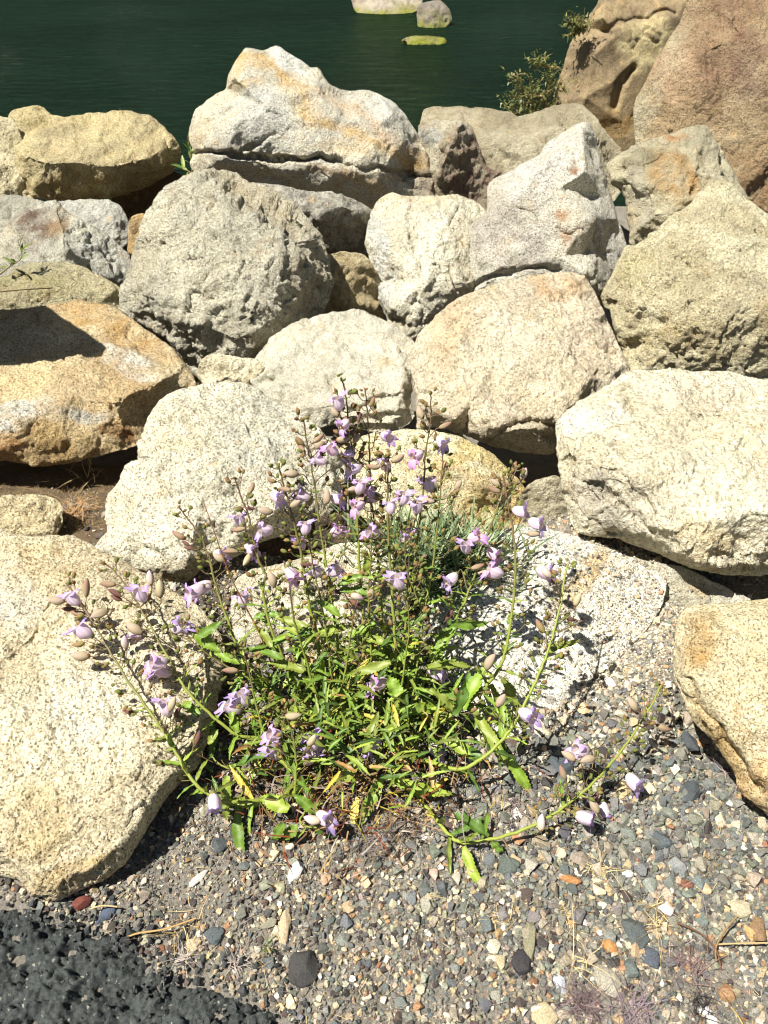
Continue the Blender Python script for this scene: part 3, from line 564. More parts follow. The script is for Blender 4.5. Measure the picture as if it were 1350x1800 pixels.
SLAB = rock('white salt and pepper rock with an ochre streak, right of the plant', [(752, 1040), (775, 1000), (805, 970), (850, 945), (900, 928), (962, 930), (1032, 948), (1085, 972), (1140, 992), (1172, 1020), (1160, 1075), (1115, 1130), (1060, 1180), (1015, 1215), (978, 1250), (960, 1290), (900, 1320), (820, 1280), (770, 1180)], -.005, .59,
     [(850, 1000, .03), (950, 980, .03), (1030, 1000, .03), (880, 1100, .05), (960, 1080, .05), (880, 1200, .04), (1000, 1060, .04)], base=(232, 226, 208), second=(220, 212, 194), mat=M_NEAR, seed=44, dome=.03, fac=.7, rough=.8,
     blobs=[(1040, 1000, 20, 70, 35, (206, 166, 100), .85), (1000, 1050, 26, 40, 30, (216, 184, 130), .6), (930, 940, 60, 14, 5, (200, 200, 196), .7)])
rock('big smooth cream boulder in the lower right with a jagged rusty edge', [(1193, 1085), (1214, 1066), (1262, 1061), (1332, 1055), (1480, 1050), (1480, 1500), (1400, 1480), (1350, 1432), (1308, 1392), (1284, 1345), (1258, 1308), (1222, 1270), (1204, 1232), (1184, 1182), (1187, 1122)], .0, .42,
     [(1230, 1090, .05), (1350, 1090, .07), (1206, 1185, .06), (1240, 1210, .075), (1280, 1280, .08), (1330, 1350, .08), (1400, 1420, .08), (1300, 1200, .10), (1400, 1250, .12)],
     base=(226, 206, 160), second=(224, 200, 150), mat=M_NEAR, seed=45, dome=.02, rim=.08, fac=.7, rough=.8,
     blobs=[(1225, 1130, 30, 45, 20, (190, 144, 74), .85), (1265, 1300, 20, 90, -32, (190, 148, 78), .8), (1340, 1380, 40, 40, 30, (204, 150, 80), .7), (1230, 1080, 30, 18, 0, (200, 156, 92), .6)],
     cracks=[([(1210, 1190), (1245, 1250), (1290, 1320), (1345, 1395)], 5, .025)])
rock('great flat cream boulder in the lower left reaching under the plant', [(-120, 900), (-30, 905), (0, 930), (60, 944), (130, 944), (180, 968), (250, 1006), (300, 1035), (345, 1062), (378, 1095), (396, 1130), (392, 1200), (374, 1290), (342, 1350), (300, 1392), (262, 1450), (216, 1516), (180, 1546), (100, 1581), (60, 1571), (30, 1546), (-30, 1540), (-120, 1520)], .01, .86,
     [(60, 1000, .05), (200, 1050, .06), (300, 1075, .055), (358, 1110, .055), (368, 1200, .06), (350, 1285, .065), (318, 1345, .065), (280, 1382, .065), (240, 1442, .065), (198, 1498, .06), (165, 1522, .055), (100, 1552, .05), (45, 1540, .05), (0, 1500, .06), (100, 1200, .08), (200, 1300, .08), (-60, 1250, .09)],
     base=(222, 206, 168), second=(212, 190, 146), mat=M_NEAR, seed=50, dome=.02, rim=.06, fac=.55, rough=1.0, thick=.25, step=2.6,
     blobs=[(60, 1450, 60, 70, 0, (206, 176, 116), .5), (150, 1540, 110, 20, -14, (196, 160, 98), .7), (150, 1250, 90, 60, 0, (230, 222, 198), .5), (90, 1000, 60, 40, 0, (206, 172, 114), .5), (300, 1010, 60, 24, 30, (200, 170, 120), .5), (20, 1050, 50, 50, 0, (216, 210, 196), .6)],
     cracks=[([(0, 1170), (60, 1120), (90, 1060)], 3, .008), ([(90, 1330), (100, 1300), (95, 1280)], 4, .012), ([(180, 1320), (195, 1275), (200, 1260)], 3, .01), ([(30, 1370), (60, 1355)], 3, .008)])

rock('tall unseen boulder added just outside the left side of the picture to shade the orange slab', [(-250, 150), (-225, 240), (-250, 420), (-260, 600), (-310, 700), (-560, 700), (-620, 400), (-560, 150), (-400, 95), (-300, 105)], 0, .3, Yb=1.88,  # unseen blocker, added to cast the shadow on the orange slab
     base=(206, 190, 150), second=(190, 170, 130), mat=M_MID, seed=47, dome=.22, step=9, thick=.5)
# ------------------------------------------------------------------ mesh builder for small things
class MB:
    def __init__(s): s.V = []; s.C = []; s.F3 = []; s.F4 = []; s.n = 0
    def add(s, V, F, c):
        V = np.asarray(V, float); F = np.asarray(F, int) + s.n
        c = np.asarray(c, float); c = np.tile(c, (len(V), 1)) if c.ndim == 1 else c
        s.V.append(V); s.C.append(c); s.n += len(V); (s.F3 if F.shape[1] == 3 else s.F4).append(F)
    def tube(s, pts, rad, c, k=6):
        pts = np.asarray(pts, float); n = len(pts); rad = np.broadcast_to(rad, (n,))
        t = np.gradient(pts, axis=0); t /= np.linalg.norm(t, axis=1)[:, None] + 1e-9
        a = np.cross(t, [.31, .2, .93]); a /= np.linalg.norm(a, axis=1)[:, None] + 1e-9; b = np.cross(t, a)
        an = np.arange(k) * 2 * math.pi / k
        V = pts[:, None] + rad[:, None, None] * (np.cos(an)[None, :, None] * a[:, None] + np.sin(an)[None, :, None] * b[:, None])
        i = np.arange(n * k).reshape(n, k); j = np.roll(i, -1, 1)
        Fq = np.stack([i[:-1], j[:-1], j[1:], i[1:]], -1).reshape(-1, 4)
        c = np.asarray(c, float)
        cc = np.tile(c, (n * k, 1)) if c.ndim == 1 else np.repeat(c, k, 0)
        s.add(V.reshape(-1, 3), Fq, cc)
    def sheet(s, G, c):
        """G (m,n,3) grid of points"""
        m, n = G.shape[:2]; i = np.arange(m * n).reshape(m, n)
        Fq = np.stack([i[:-1, :-1], i[:-1, 1:], i[1:, 1:], i[1:, :-1]], -1).reshape(-1, 4)
        c = np.asarray(c, float); s.add(G.reshape(-1, 3), Fq, c.reshape(-1, 3) if c.ndim == 3 else c)
    def build(s, name, mat, parent=None, smooth=True, origin=None):
        F = [np.vstack(f) for f in (s.F3, s.F4) if f]
        me = rawmesh(name, np.vstack(s.V), F, np.clip(np.vstack(s.C), 0, 1), smooth)
        return link(name, me, mat, parent, origin)
def lin(hexrgb): return srgb(*hexrgb)

def plain(name, rough=.6, spec=.3, sub=0., trans=0., nz=0, nzamt=.3, bump=0, metal=0):
    m, t, b = newmat(name); L = t.links
    at = nd(t, 'ShaderNodeAttribute', attribute_name='tint').outputs['Color']; c = at
    tc = nd(t, 'ShaderNodeTexCoord').outputs['Object']
    if nz:
        n = noise(t, tc, nz, 4, .7)
        c = mixc(t, ramp(t, n, [(.35, nzamt), (.6, 0.)]).outputs[0], at, (.35, .33, .30), 'MULTIPLY')
        if bump:
            bp = nd(t, 'ShaderNodeBump', i_Strength=bump, i_Distance=.002); L.new(n, bp.inputs['Height']); L.new(bp.outputs[0], b.inputs['Normal'])
    L.new(c, b.inputs['Base Color']); b.inputs['Roughness'].default_value = rough; b.inputs['Specular IOR Level'].default_value = spec
    if trans:
        tr = t.nodes.new('ShaderNodeBsdfTranslucent'); L.new(c, tr.inputs[0])
        mx = nd(t, 'ShaderNodeMixShader', n0=trans); L.new(b.outputs[0], mx.inputs[1]); L.new(tr.outputs[0], mx.inputs[2])
        L.new(mx.outputs[0], t.nodes['Material Output'].inputs[0])
    return m
M_STONE = plain('gravel_stone', .8, .3, nz=420, nzamt=.75, bump=.5)
M_DRY = plain('dry_straw', .8, .2, trans=.15)
M_LEAF = plain('leaf', .42, .35, trans=.16, nz=260, nzamt=.25, bump=.25)
M_STEM = plain('stem', .5, .35)
M_PETAL = plain('petal', .7, .15, trans=.30, nz=400, nzamt=.2)
M_BUD = plain('bud', .8, .12, trans=.12, nz=500, nzamt=.5)

# ------------------------------------------------------------------ asphalt in the lower left
APX = [(-400, 1530), (-60, 1568), (0, 1578), (38, 1586), (80, 1596), (118, 1612), (163, 1624), (207, 1640), (227, 1656), (258, 1680), (283, 1702), (311, 1722), (355, 1730), (400, 1743), (445, 1753), (482, 1775), (530, 1800), (600, 1850), (640, 1950), (640, 2060), (-400, 2060)]
APOLY = np.array([atz(x, y, .01)[:2] for x, y in APX])
def asphalt_mat():
    m, t, b = newmat('asphalt'); L = t.links
    tc = nd(t, 'ShaderNodeTexCoord').outputs['Object']
    n = noise(t, tc, 190, 4, .75); n2 = noise(t, tc, 18, 4, .6)
    vo = nd(t, 'ShaderNodeTexVoronoi', i_Scale=260); L.new(tc, vo.inputs['Vector']); sc = nd(t, 'ShaderNodeSeparateColor'); L.new(vo.outputs['Color'], sc.inputs[0])
    c = mixc(t, ramp(t, n2, [(.35, 0.), (.65, 1.)]).outputs[0], (.046, .051, .048), (.074, .082, .076))
    c = mixc(t, ramp(t, n, [(.3, .7), (.5, 0.)]).outputs[0], c, (.4, .4, .4), 'MULTIPLY')
    c = mixc(t, ramp(t, sc.outputs[0], [(.84, 0.), (.97, .35)]).outputs[0], c, (.14, .15, .135))
    c = mixc(t, ramp(t, sc.outputs[1], [(.985, 0.), (.995, .6)]).outputs[0], c, (.45, .42, .34))
    L.new(c, b.inputs['Base Color']); b.inputs['Roughness'].default_value = .92; b.inputs['Specular IOR Level'].default_value = .15
    bp = nd(t, 'ShaderNodeBump', i_Strength=.9, i_Distance=.004); L.new(n, bp.inputs['Height']); L.new(bp.outputs[0], b.inputs['Normal'])
    return m
M_ASPH = asphalt_mat()
xs = np.arange(-.82, .0, .0026); ys = np.arange(.28, .66, .0026)
def az(V):
    P = V * [1, 1, 0]; d = dist_poly(V[:, 0], V[:, 1], APOLY) + fbm(P, 22, 70, 4, .6) * .014; ins = inpoly(V[:, 0], V[:, 1], APOLY)
    d = np.where(ins, d, -d)
    e = np.clip(d / .03, 0, 1) ** .6
    Pw = P + .004 * np.stack([vnoise(P, 90, 1), vnoise(P, 90, 2), 0 * P[:, 0]], -1); l = np.clip(1 - worley(Pw, 135, 71) * 1.05, 0, 1) * .004 + sfacet(Pw, 95, 72) * .006 + sfacet(P, 42, 78) * .008 + fbm(P, 170, 73, 3, .75) * .0045 + fbm(P, 14, 74, 2) * .005
    l = l - np.clip(.5 - worley(P + 3, 30, 79), 0, 1) * .03
    return -.012 + e * (.025 + l * 1.1) + np.clip(e * 9, 0, 1) * l * .35
V, Q = grid(xs, ys, az)
keep = (V[Q[:, 0], 2] > -.0115) | (V[Q[:, 2], 2] > -.0115); Q = Q[keep]
u, inv = np.unique(Q, return_inverse=True); V = V[u]; Q = inv.reshape(Q.shape)
tag(link('asphalt_road', rawmesh('asphalt_road', V, Q), M_ASPH), kind='structure')

# ------------------------------------------------------------------ gravel
import bmesh
def hull(npts, sd, flat=.75):
    rg = np.random.default_rng(sd); p = rg.normal(size=(npts, 3)); p /= np.linalg.norm(p, axis=1)[:, None]
    p *= rg.uniform(.8, 1.0, npts)[:, None]; p *= [1, rg.uniform(.65, 1), rg.uniform(.45, flat)]
    bm = bmesh.new(); [bm.verts.new(q) for q in p]; bmesh.ops.convex_hull(bm, input=bm.verts)
    bm.verts.ensure_lookup_table(); used = [v for v in bm.verts if v.link_faces]
    for k, v in enumerate(used): v.index = k
    V = np.array([v.co[:] for v in used]); F = np.array([[v.index for v in f.verts] for f in bm.faces]); bm.free(); return V, F
H_BIG = [hull(15, 100 + k, .7) for k in range(14)]; H_MID = [hull(11, 200 + k) for k in range(14)]; H_SM = [hull(8, 300 + k, .9) for k in range(10)]
PAL = np.array([srgb(*c) for c in [(116, 122, 120), (130, 134, 128), (96, 102, 102), (146, 146, 134), (160, 156, 140), (120, 126, 114), (74, 68, 66), (98, 84, 78),
      (196, 184, 154), (214, 202, 172), (182, 166, 132), (206, 176, 128), (226, 222, 210), (190, 144, 92), (162, 112, 74), (150, 140, 120), (170, 160, 140), (104, 112, 118)]])
def rotmats(n, rg, tilt=.5):
    a = rg.uniform(0, 2 * math.pi, n); b = rg.normal(0, tilt, n); c = rg.normal(0, tilt, n)
    ca, sa, cb, sb, cc, sc = np.cos(a), np.sin(a), np.cos(b), np.sin(b), np.cos(c), np.sin(c); z = np.zeros(n); o = np.ones(n)
    Rz = np.array([[ca, -sa, z], [sa, ca, z], [z, z, o]]).transpose(2, 0, 1)
    Rx = np.array([[o, z, z], [z, cb, -sb], [z, sb, cb]]).transpose(2, 0, 1)
    Ry = np.array([[cc, z, sc], [z, o, z], [-sc, z, cc]]).transpose(2, 0, 1)
    return Rx @ Ry @ Rz
def topx(x, y, z=0.):
    q = np.stack([x, y, z - H + 0 * x], -1); zc = q @ fwd
    return 675 + F * q[:, 0] / zc, 900 - F * (q @ upv) / zc
def zone_w(x, y, n):
    """palette weights: slate on the right, sandy up the middle, cinders to the left"""
    px, py = topx(x, y)
    w_ = np.tile(np.array([5, 5, 3, 4, 4, 4, 3, 3, 4, 4, 3, 3, 2.0, 1.2, .8, 4, 4, 2]), (n, 1))
    sl = np.exp(-((px - 1150) / 260) ** 2 - ((py - 1440) / 170) ** 2)[:, None]
    w_[:, [0, 1, 2, 5, 17]] *= 1 + 3 * sl
    sd = np.exp(-((px - 1060) / 130) ** 2 - ((py - 1130) / 110) ** 2)[:, None]
    w_[:, [8, 9, 10, 12, 15, 16]] *= 1 + 4 * sd
    ci = (1 / (1 + np.exp((px - 520) / 90)))[:, None]; w_[:, [6, 7]] *= 1 + 2.5 * ci
    return w_ / w_.sum(1, keepdims=True)
from mathutils.bvhtree import BVHTree
def slabtree(o):
    off = np.array(o.location); v = np.zeros(len(o.data.vertices) * 3, np.float32); o.data.vertices.foreach_get('co', v)
    return BVHTree.FromPolygons([tuple(q) for q in v.reshape(-1, 3) + off], [tuple(p.vertices) for p in o.data.polygons])
SLT = [slabtree(SLAB), slabtree(SLAB2)]
def scatter(n, s0, s1, hulls, rg, mb, sink, sep=.8, region=None, onslab=False):
    n = int(n * 1.3); x = rg.uniform(-.95, 1.55, n); y = rg.uniform(.32, 1.52, n)
    if region is not None: x, y = region(rg, n)
    px, py = topx(x, y); ok = (px > -60) & (px < 1900) & (py < 1900) & ~inpoly(x, y, APOLY)
    if region is None: ok &= ~((px < 330) & (py < 1000))
    dusty = fbm(np.column_stack([x, y, 0 * x]), 7, 321, 3) + .5 * np.exp(-((px - 1200) / 110) ** 2 - ((py - 1720) / 60) ** 2) + .35 * np.exp(-((px - 1060) / 110) ** 2 - ((py - 1120) / 100) ** 2)
    dusty = dusty - .6 * np.exp(-((px - 1150) / 260) ** 2 - ((py - 1440) / 150) ** 2)
    ok &= rg.uniform(0, 1, n) > np.clip(dusty * 2.2 - .5, 0, .7) * (s0 > .006)
    x, y = x[ok], y[ok]; n = len(x); s = s0 * (s1 / s0) ** rg.uniform(0, 1, n) ** 1.5
    o = np.argsort(-s); x, y, s = x[o], y[o], s[o]
    if sep:
        cell = {}; kp = np.zeros(n, bool); g = s1 * 1.2
        for k in range(n):
            i, j = int(x[k] // g), int(y[k] // g); good = True
            for a in (-1, 0, 1):
                for b in (-1, 0, 1):
                    for (X, Y_, S_) in cell.get((i + a, j + b), ()):
                        if (x[k] - X) ** 2 + (y[k] - Y_) ** 2 < ((s[k] + S_) * .5 * sep) ** 2: good = False; break
                    if not good: break
                if not good: break
            if good: kp[k] = True; cell.setdefault((i, j), []).append((x[k], y[k], s[k]))
        x, y, s = x[kp], y[kp], s[kp]; n = len(x)
    wt = zone_w(x, y, n).cumsum(1); ci = (rg.uniform(0, 1, n)[:, None] > wt).sum(1).clip(0, len(PAL) - 1)
    col = PAL[ci]; col = col * .72 + col.mean(1, keepdims=True) * .28 * np.array([1.03, 1., .92]); col = col * [1.04, 1., .93]; col = col * rg.uniform(.72, 1.2, n)[:, None] * (1 + .6 * np.exp(-((x - .48) / .15) ** 2 - ((y - 1.13) / .15) ** 2))[:, None] * (1 + rg.normal(0, .04, (n, 3)))
    z = gz(np.column_stack([x, y, 0 * x])) + s * sink
    if region is not None and onslab:
        for k in range(n):
            for tr in SLT:
                h = tr.ray_cast(Vector((x[k], y[k], 1.)), Vector((0, 0, -1)))
                if h[0] is not None: z[k] = max(z[k], h[0].z + s[k] * .2)
    R = rotmats(n, rg); hi = rg.integers(0, len(hulls), n)
    for h in range(len(hulls)):
        m = np.where(hi == h)[0]
        if not len(m): continue
        V, Fc = hulls[h]
        W_ = np.einsum('nij,vj->nvi', R[m], V) * (s[m] * .5)[:, None, None] + np.stack([x[m], y[m], z[m]], -1)[:, None]
        Fa = Fc[None] + (np.arange(len(m)) * len(V))[:, None, None]
        mb.add(W_.reshape(-1, 3), Fa.reshape(-1, 3), np.repeat(col[m], len(V), 0))
rg = np.random.default_rng(5); gm = MB()
scatter(3400, .014, .030, H_BIG, rg, gm, .12, .66)
scatter(1700, .016, .036, H_BIG, rg, gm, .16, .72, region=lambda r, n: (r.normal(.42, .20, n), r.normal(.70, .12, n)))
scatter(62000, .0072, .016, H_MID, rg, gm, .19, .46)
scatter(9000, .008, .018, H_MID, rg, gm, .2, .52, region=lambda r, n: (r.normal(.42, .22, n), r.normal(.68, .14, n)))
scatter(80000, .0035, .0085, H_SM, rg, gm, .12, 0)
scatter(3600, .003, .009, H_SM, rg, gm, .15, 0, region=lambda r, n: (r.normal(.53, .08, n), r.normal(1.12, .13, n)), onslab=True)
scatter(1600, .003, .012, H_SM, rg, gm, .15, 0, region=lambda r, n: (r.uniform(-1.25, -.45, n), r.normal(1.52, .10, n)))
scatter(120, .012, .035, H_MID, rg, gm, .1, .6, region=lambda r, n: (r.uniform(-1.25, -.45, n), r.normal(1.50, .08, n)))
scatter(500, .009, .018, H_MID, rg, gm, .15, .6, region=lambda r, n: (r.normal(.46, .12, n), r.normal(1.10, .14, n)), onslab=True)
for k in range(420):      # crumbs broken from the asphalt edge
    e_ = rg.integers(1, 17); a_, b_ = APOLY[e_], APOLY[e_ + 1]; q = a_ + (b_ - a_) * rg.uniform(); nrm = np.array([-(b_ - a_)[1], (b_ - a_)[0]]); nrm /= np.linalg.norm(nrm)
    q = q + nrm * rg.normal(0, .03) ; s_ = rg.uniform(.004, .014) * (1 if rg.uniform() < .8 else 1.6); V, Fc = H_MID[rg.integers(14)]
    z_ = .012 if inpoly(q[:1], q[1:2], APOLY)[0] else .001
    gm.add((V * s_ * .5) @ rotmats(1, rg)[0].T + [q[0], q[1], z_ + s_ * .2], Fc, srgb(78, 80, 78) * rg.uniform(.6, 1.1))
tag(gm.build('gravel', M_STONE, smooth=False), 'loose mixed gravel of slate, cream and rust coloured chips', kind='stuff')

# notable single stones
def stone(label, px, py, wpx, hpx, ang, col, sd, z=.004, n=26, rough=.25, name='stone', tall=.6, group=None):
    V, Fc = hull(n, 900 + sd, .8)
    bm = bmesh.new(); vs = [bm.verts.new(v) for v in V]; [bm.faces.new([vs[i] for i in f]) for f in Fc]
    bmesh.ops.bevel(bm, geom=bm.edges[:], offset=.05, segments=1, affect='EDGES')
    bmesh.ops.triangulate(bm, faces=bm.faces[:]); bmesh.ops.subdivide_edges(bm, edges=[e for e in bm.edges if e.calc_length() > .2], cuts=2, use_grid_fill=False)
    bmesh.ops.triangulate(bm, faces=bm.faces[:]); bm.verts.ensure_lookup_table()
    for i, v in enumerate(bm.verts): v.index = i
    V = np.array([v.co[:] for v in bm.verts]); Fc = np.array([[v.index for v in f.verts] for f in bm.faces]); bm.free()
    V -= (V.max(0) + V.min(0)) / 2; V /= (V.max(0) - V.min(0)) / 2
    V = V * (1 + .10 * rough * 4 * fbm(V, 2.2, sd, 3))[:, None]
    g = float(gz(np.array([atz(px, py, 0.)]))[0]); c = atz(px, py, g + z)
    mpx = np.linalg.norm(c - CAM) / F; a = math.radians(ang)
    V = V * [wpx * mpx / 2, hpx * mpx / 2 / .9, min(wpx, hpx) * mpx / 2 * tall]
    V = V @ np.array([[math.cos(a), math.sin(a), 0], [-math.sin(a), math.cos(a), 0], [0, 0, 1]])
    cc = stc(col, .25) * .85 * (1 + .22 * fbm(V, 120, sd + 1, 3))[:, None]
    m = MB(); m.add(V + c, Fc, cc); o = m.build(name, M_STONE, smooth=False, origin=c); tag(o, label, 'stone', group); return o
for k, a in enumerate([
    ('bright white pebble lying just in front of the plant', 517, 1532, 27, 36, -20, (232, 228, 216)),
    ('blue grey slate shard at the edge of the asphalt', 187, 1608, 20, 34, -35, (84, 98, 124)),
    ('brick red cinder beside the toe of the lower left boulder', 143, 1591, 30, 22, 20, (134, 62, 48)),
    ('rounded blue grey pebble in the gravel right of the asphalt', 378, 1645, 32, 26, 15, (98, 110, 112)),
    ('small peach coloured pebble below the rounded blue grey one', 340, 1663, 22, 20, 0, (214, 184, 140)),
    ('tall flat orange streaked chip standing in the gravel', 500, 1626, 18, 50, -5, (212, 184, 140)),
    ('flat oval khaki pebble left of the orange streaked chip', 470, 1630, 34, 20, 20, (164, 158, 130)),
    ('large black lump of loose asphalt in the gravel', 533, 1706, 46, 46, 10, (74, 72, 70)),
    ('bleached white splinter shaped stone in the lower left gravel', 353, 1540, 12, 38, -45, (216, 212, 200)),
    ('dark wedge shaped slate below the lowest left flower', 382, 1483, 36, 28, -15, (88, 96, 96)),
    ('green grey rounded stone under the long trailing stem', 893, 1522, 36, 30, 0, (104, 116, 106)),
    ('amber brown chip with a bright face, right of the hanging leaf', 1003, 1551, 34, 22, -10, (196, 130, 66)),
    ('largest dark slate block left of the lower right boulder', 1222, 1395, 56, 44, -20, (84, 92, 96)),
    ('upright dark slate chip near the rusty edge of the lower right boulder', 1213, 1303, 24, 34, 15, (82, 88, 92)),
    ('dark slate stone in the shadow between trailing stem and plant', 985, 1345, 40, 34, 10, (84, 94, 98)),
    ('narrow brick brown chip in the right gravel', 1203, 1553, 30, 13, -20, (156, 92, 66)),
    ('pale peach chip with an orange tip beside the brick brown one', 1230, 1553, 18, 34, 35, (226, 188, 138)),
    ('small round white pebble in the middle of the right gravel', 1104, 1538, 17, 15, 0, (232, 230, 222)),
    ('slate blue oval pebble in the sandy patch', 1145, 1685, 26, 32, 20, (88, 98, 110)),
    ('dark green grey slate slab above the slate blue oval', 1117, 1638, 34, 42, 25, (92, 100, 98)),
    ('bright orange chip in the gravel above the fuzzy dry heads', 1071, 1664, 24, 18, -30, (214, 144, 72)),
    ('brown block of stone cut by the right edge of the picture', 1338, 1634, 40, 34, -5, (160, 122, 80)),
    ('cream speckled stone near the right edge', 1303, 1597, 30, 26, 30, (204, 190, 150)),
    ('cream and ochre stone at the bottom edge', 958, 1786, 42, 32, 10, (208, 188, 140)),
    ('pale blue white pebble in the bottom gravel', 985, 1730, 18, 28, 10, (188, 196, 206)),
    ('tan orange pebble on its side near the bottom right', 1283, 1751, 28, 32, 35, (186, 136, 84)),
    ('white pebble near the bottom right corner', 1240, 1779, 18, 14, 0, (228, 226, 222)),
    ('pale yellow stone right of the rightmost flowers', 1162, 1384, 26, 26, 0, (214, 196, 146)),
    ('round tan stone in the sandy grit above the dark slates', 988, 1207, 30, 26, 0, (196, 182, 146)),
    ('white chip resting by the tip of the long trailing stem', 1172, 1204, 20, 12, 30, (232, 228, 216)),
    ('flat grey white stone right of the plant in the grit', 975, 1235, 40, 24, -20, (160, 152, 140)),
    ('long speckled grey green stone at the lower centre', 935, 1655, 26, 52, -10, (148, 142, 106)),
    ('black cinder lump in the gravel left of the speckled long stone', 918, 1693, 34, 36, 0, (66, 62, 64)),
    ('sand coloured speckled stone in the lower middle gravel', 1068, 1723, 34, 44, 20, (184, 176, 152)),
    ('slate block behind the shadow of the rightmost flowers', 1165, 1475, 36, 32, -20, (94, 104, 108)),
]): stone(*a, sd=k)
rk = stone('tan stick like twig piece lying in the grit right of the plant', 962, 1222, 6, 36, 55, (140, 92, 56), 77, n=14, name='twig'); rk['category'] = 'twig'

# ------------------------------------------------------------------ dry grasses and litter
def blade(mb, p, d, L, w, c, bend=.3, seg=5, rg=rng, c2=None):
    d = np.array(d, float); d /= np.linalg.norm(d); sd = np.cross(d, [0, 0, 1.]) + 1e-3; sd /= np.linalg.norm(sd)
    bd = rg.normal(size=3) * bend; t = np.linspace(0, 1, seg)
    P = p + d * (L * t)[:, None] + bd * (L * t ** 2 * .5)[:, None] + np.array([0, 0, -1]) * (L * bend * .4 * t ** 2)[:, None]
    wd = w * np.clip(1.05 - t, .05, 1) ** .6
    G = np.stack([P - sd * wd[:, None] / 2, P + sd * wd[:, None] / 2], 1)
    c = np.asarray(c); cc = np.tile(c, (seg, 2, 1)) if c2 is None else (c * (1 - t)[:, None] + c2 * t[:, None])[:, None].repeat(2, 1)
    mb.sheet(G, cc)
STRAW = srgb(206, 184, 132); STRAWD = srgb(150, 126, 84); PURP = srgb(128, 110, 108); GREYS = srgb(170, 158, 146)
def tuft(label, px, py, n, Lpx, spread, col, w=.0011, up=.35, sd=0, cat='dry grass', z=.006, name='dry_grass_tuft', az=None):
    rg = np.random.default_rng(500 + sd); g = float(gz(np.array([atz(px, py, 0.)]))[0]); c = atz(px, py, g + z); mpx = np.linalg.norm(c - CAM) / F
    m = MB()
    for k in range(n):
        a = rg.uniform(0, 2 * math.pi) if az is None else rg.normal(math.radians(az), spread)
        d = [math.cos(a), math.sin(a), rg.uniform(0, 2 * up)]
        cc = (STRAW, STRAWD)[rg.integers(2)] if col is None else col
        blade(m, c + rg.normal(0, .22 * Lpx * mpx, 3) * [1, 1, .12], d, Lpx * mpx * rg.uniform(.4, 1.1), w * rg.uniform(.7, 1.4), cc * rg.uniform(.7, 1.2), .8, rg=rg)
    o = m.build(name, M_DRY, origin=c); tag(o, label, cat); return o
T_ = [('tangled straw tuft beside the red cinder and asphalt edge', 330, 1628, 26, 60, 3, None, .0010, .15),
      ('silvery dried rosette on the grit right of the asphalt', 318, 1682, 46, 34, 3, GREYS, .0013, .3),
      ('silvery dried rosette between asphalt lump and plant', 418, 1685, 40, 34, 3, GREYS, .0012, .3),
      ('matted straw clump in the middle of the right gravel', 1165, 1618, 60, 55, 3, None, .0010, .12),
      ('straw tuft left of the bright orange chip', 1000, 1615, 26, 42, 3, None, .0009, .3),
      ('pale feathery dry head next to the green grey stone', 1052, 1525, 40, 36, .5, STRAW, .0010, .35),
      ('large fuzzy purplish dry flower head at the bottom edge', 1030, 1762, 150, 48, 3, PURP, .0012, .7),
      ('smaller fuzzy mauve dry head at the bottom edge', 1118, 1778, 110, 46, 3, srgb(140, 124, 126), .0012, .8),
      ('wispy mauve dry stems over the sandy patch', 1215, 1700, 60, 60, 3, srgb(136, 112, 108), .0009, .5),
      ('dark spiky dead tuft casting a shadow at the bottom right', 1232, 1770, 40, 42, 3, srgb(60, 54, 52), .0011, .9),
      ('curled straw blades near the black cinder lump', 1030, 1690, 14, 56, 3, STRAW, .0014, .4),
      ('hairy dead root tuft at the corner of the lower left boulder', 300, 1408, 70, 44, 3, srgb(150, 132, 112), .0007, .5),
      ('grey dead leaf tuft under the front stem', 640, 1485, 90, 60, 3, srgb(122, 112, 104), .0011, .4),
      ('dead grey rosette beneath the middle of the plant', 705, 1440, 70, 60, 3, srgb(132, 120, 110), .0011, .4),
      ('dry mauve tuft right of the plant among dark slates', 905, 1420, 60, 44, 3, srgb(140, 122, 118), .0009, .5),
      ('straw scraps beside the tip of the hanging leaf', 880, 1610, 30, 44, 3, None, .0009, .2),
      ('pale dry tuft in the shade below the orange slab', 150, 835, 16, 60, .6, STRAW, .0016, .6),
      ('brown dry grass mat on the dirt left of the rounded white boulder', 130, 900, 90, 50, 3, srgb(170, 136, 96), .0016, .3),
      ('mauve dry sprig beside the rusty edge of the lower right boulder', 1292, 1370, 30, 50, 3, srgb(190, 160, 156), .0009, .8),
      ('straw tuft lying on the grit near the cream speckled stone', 1245, 1520, 14, 46, 3, STRAWD, .0009, .2)]
for k, a in enumerate(T_): tuft(*a, sd=k)
def stalk(label, pts, zs, r, col, name='dry_stalk', cat='dry stalk', mat=None):
    P = np.array([atz(x, y, z) for (x, y), z in zip(pts, zs)])
    m = MB(); m.tube(smooth_path(P, 6), r, col, 5); o = m.build(name, mat or M_DRY, origin=P[0]); tag(o, label, cat); return o
def smooth_path(P, m):
    P = np.asarray(P, float); out = []
    n = len(P)
    for k in range(n - 1):
        p0, p1, p2, p3 = P[max(k - 1, 0)], P[k], P[k + 1], P[min(k + 2, n - 1)]
        for j in range(m):
            t = j / m; out.append(.5 * (2 * p1 + (p2 - p0) * t + (2 * p0 - 5 * p1 + 4 * p2 - p3) * t * t + (3 * p1 - p0 - 3 * p2 + p3) * t ** 3))
    out.append(P[-1]); return np.array(out)
stalk('thick tan dry stalk lying toward the right edge', [(1262, 1660), (1310, 1658), (1400, 1657)], [.02, .022, .025], .0014, srgb(186, 164, 116))
stalk('brown forked stalk standing in the lower right gravel', [(1262, 1700), (1258, 1668), (1275, 1635), (1296, 1610)], [.005, .02, .03, .04], .0015, srgb(146, 120, 80))
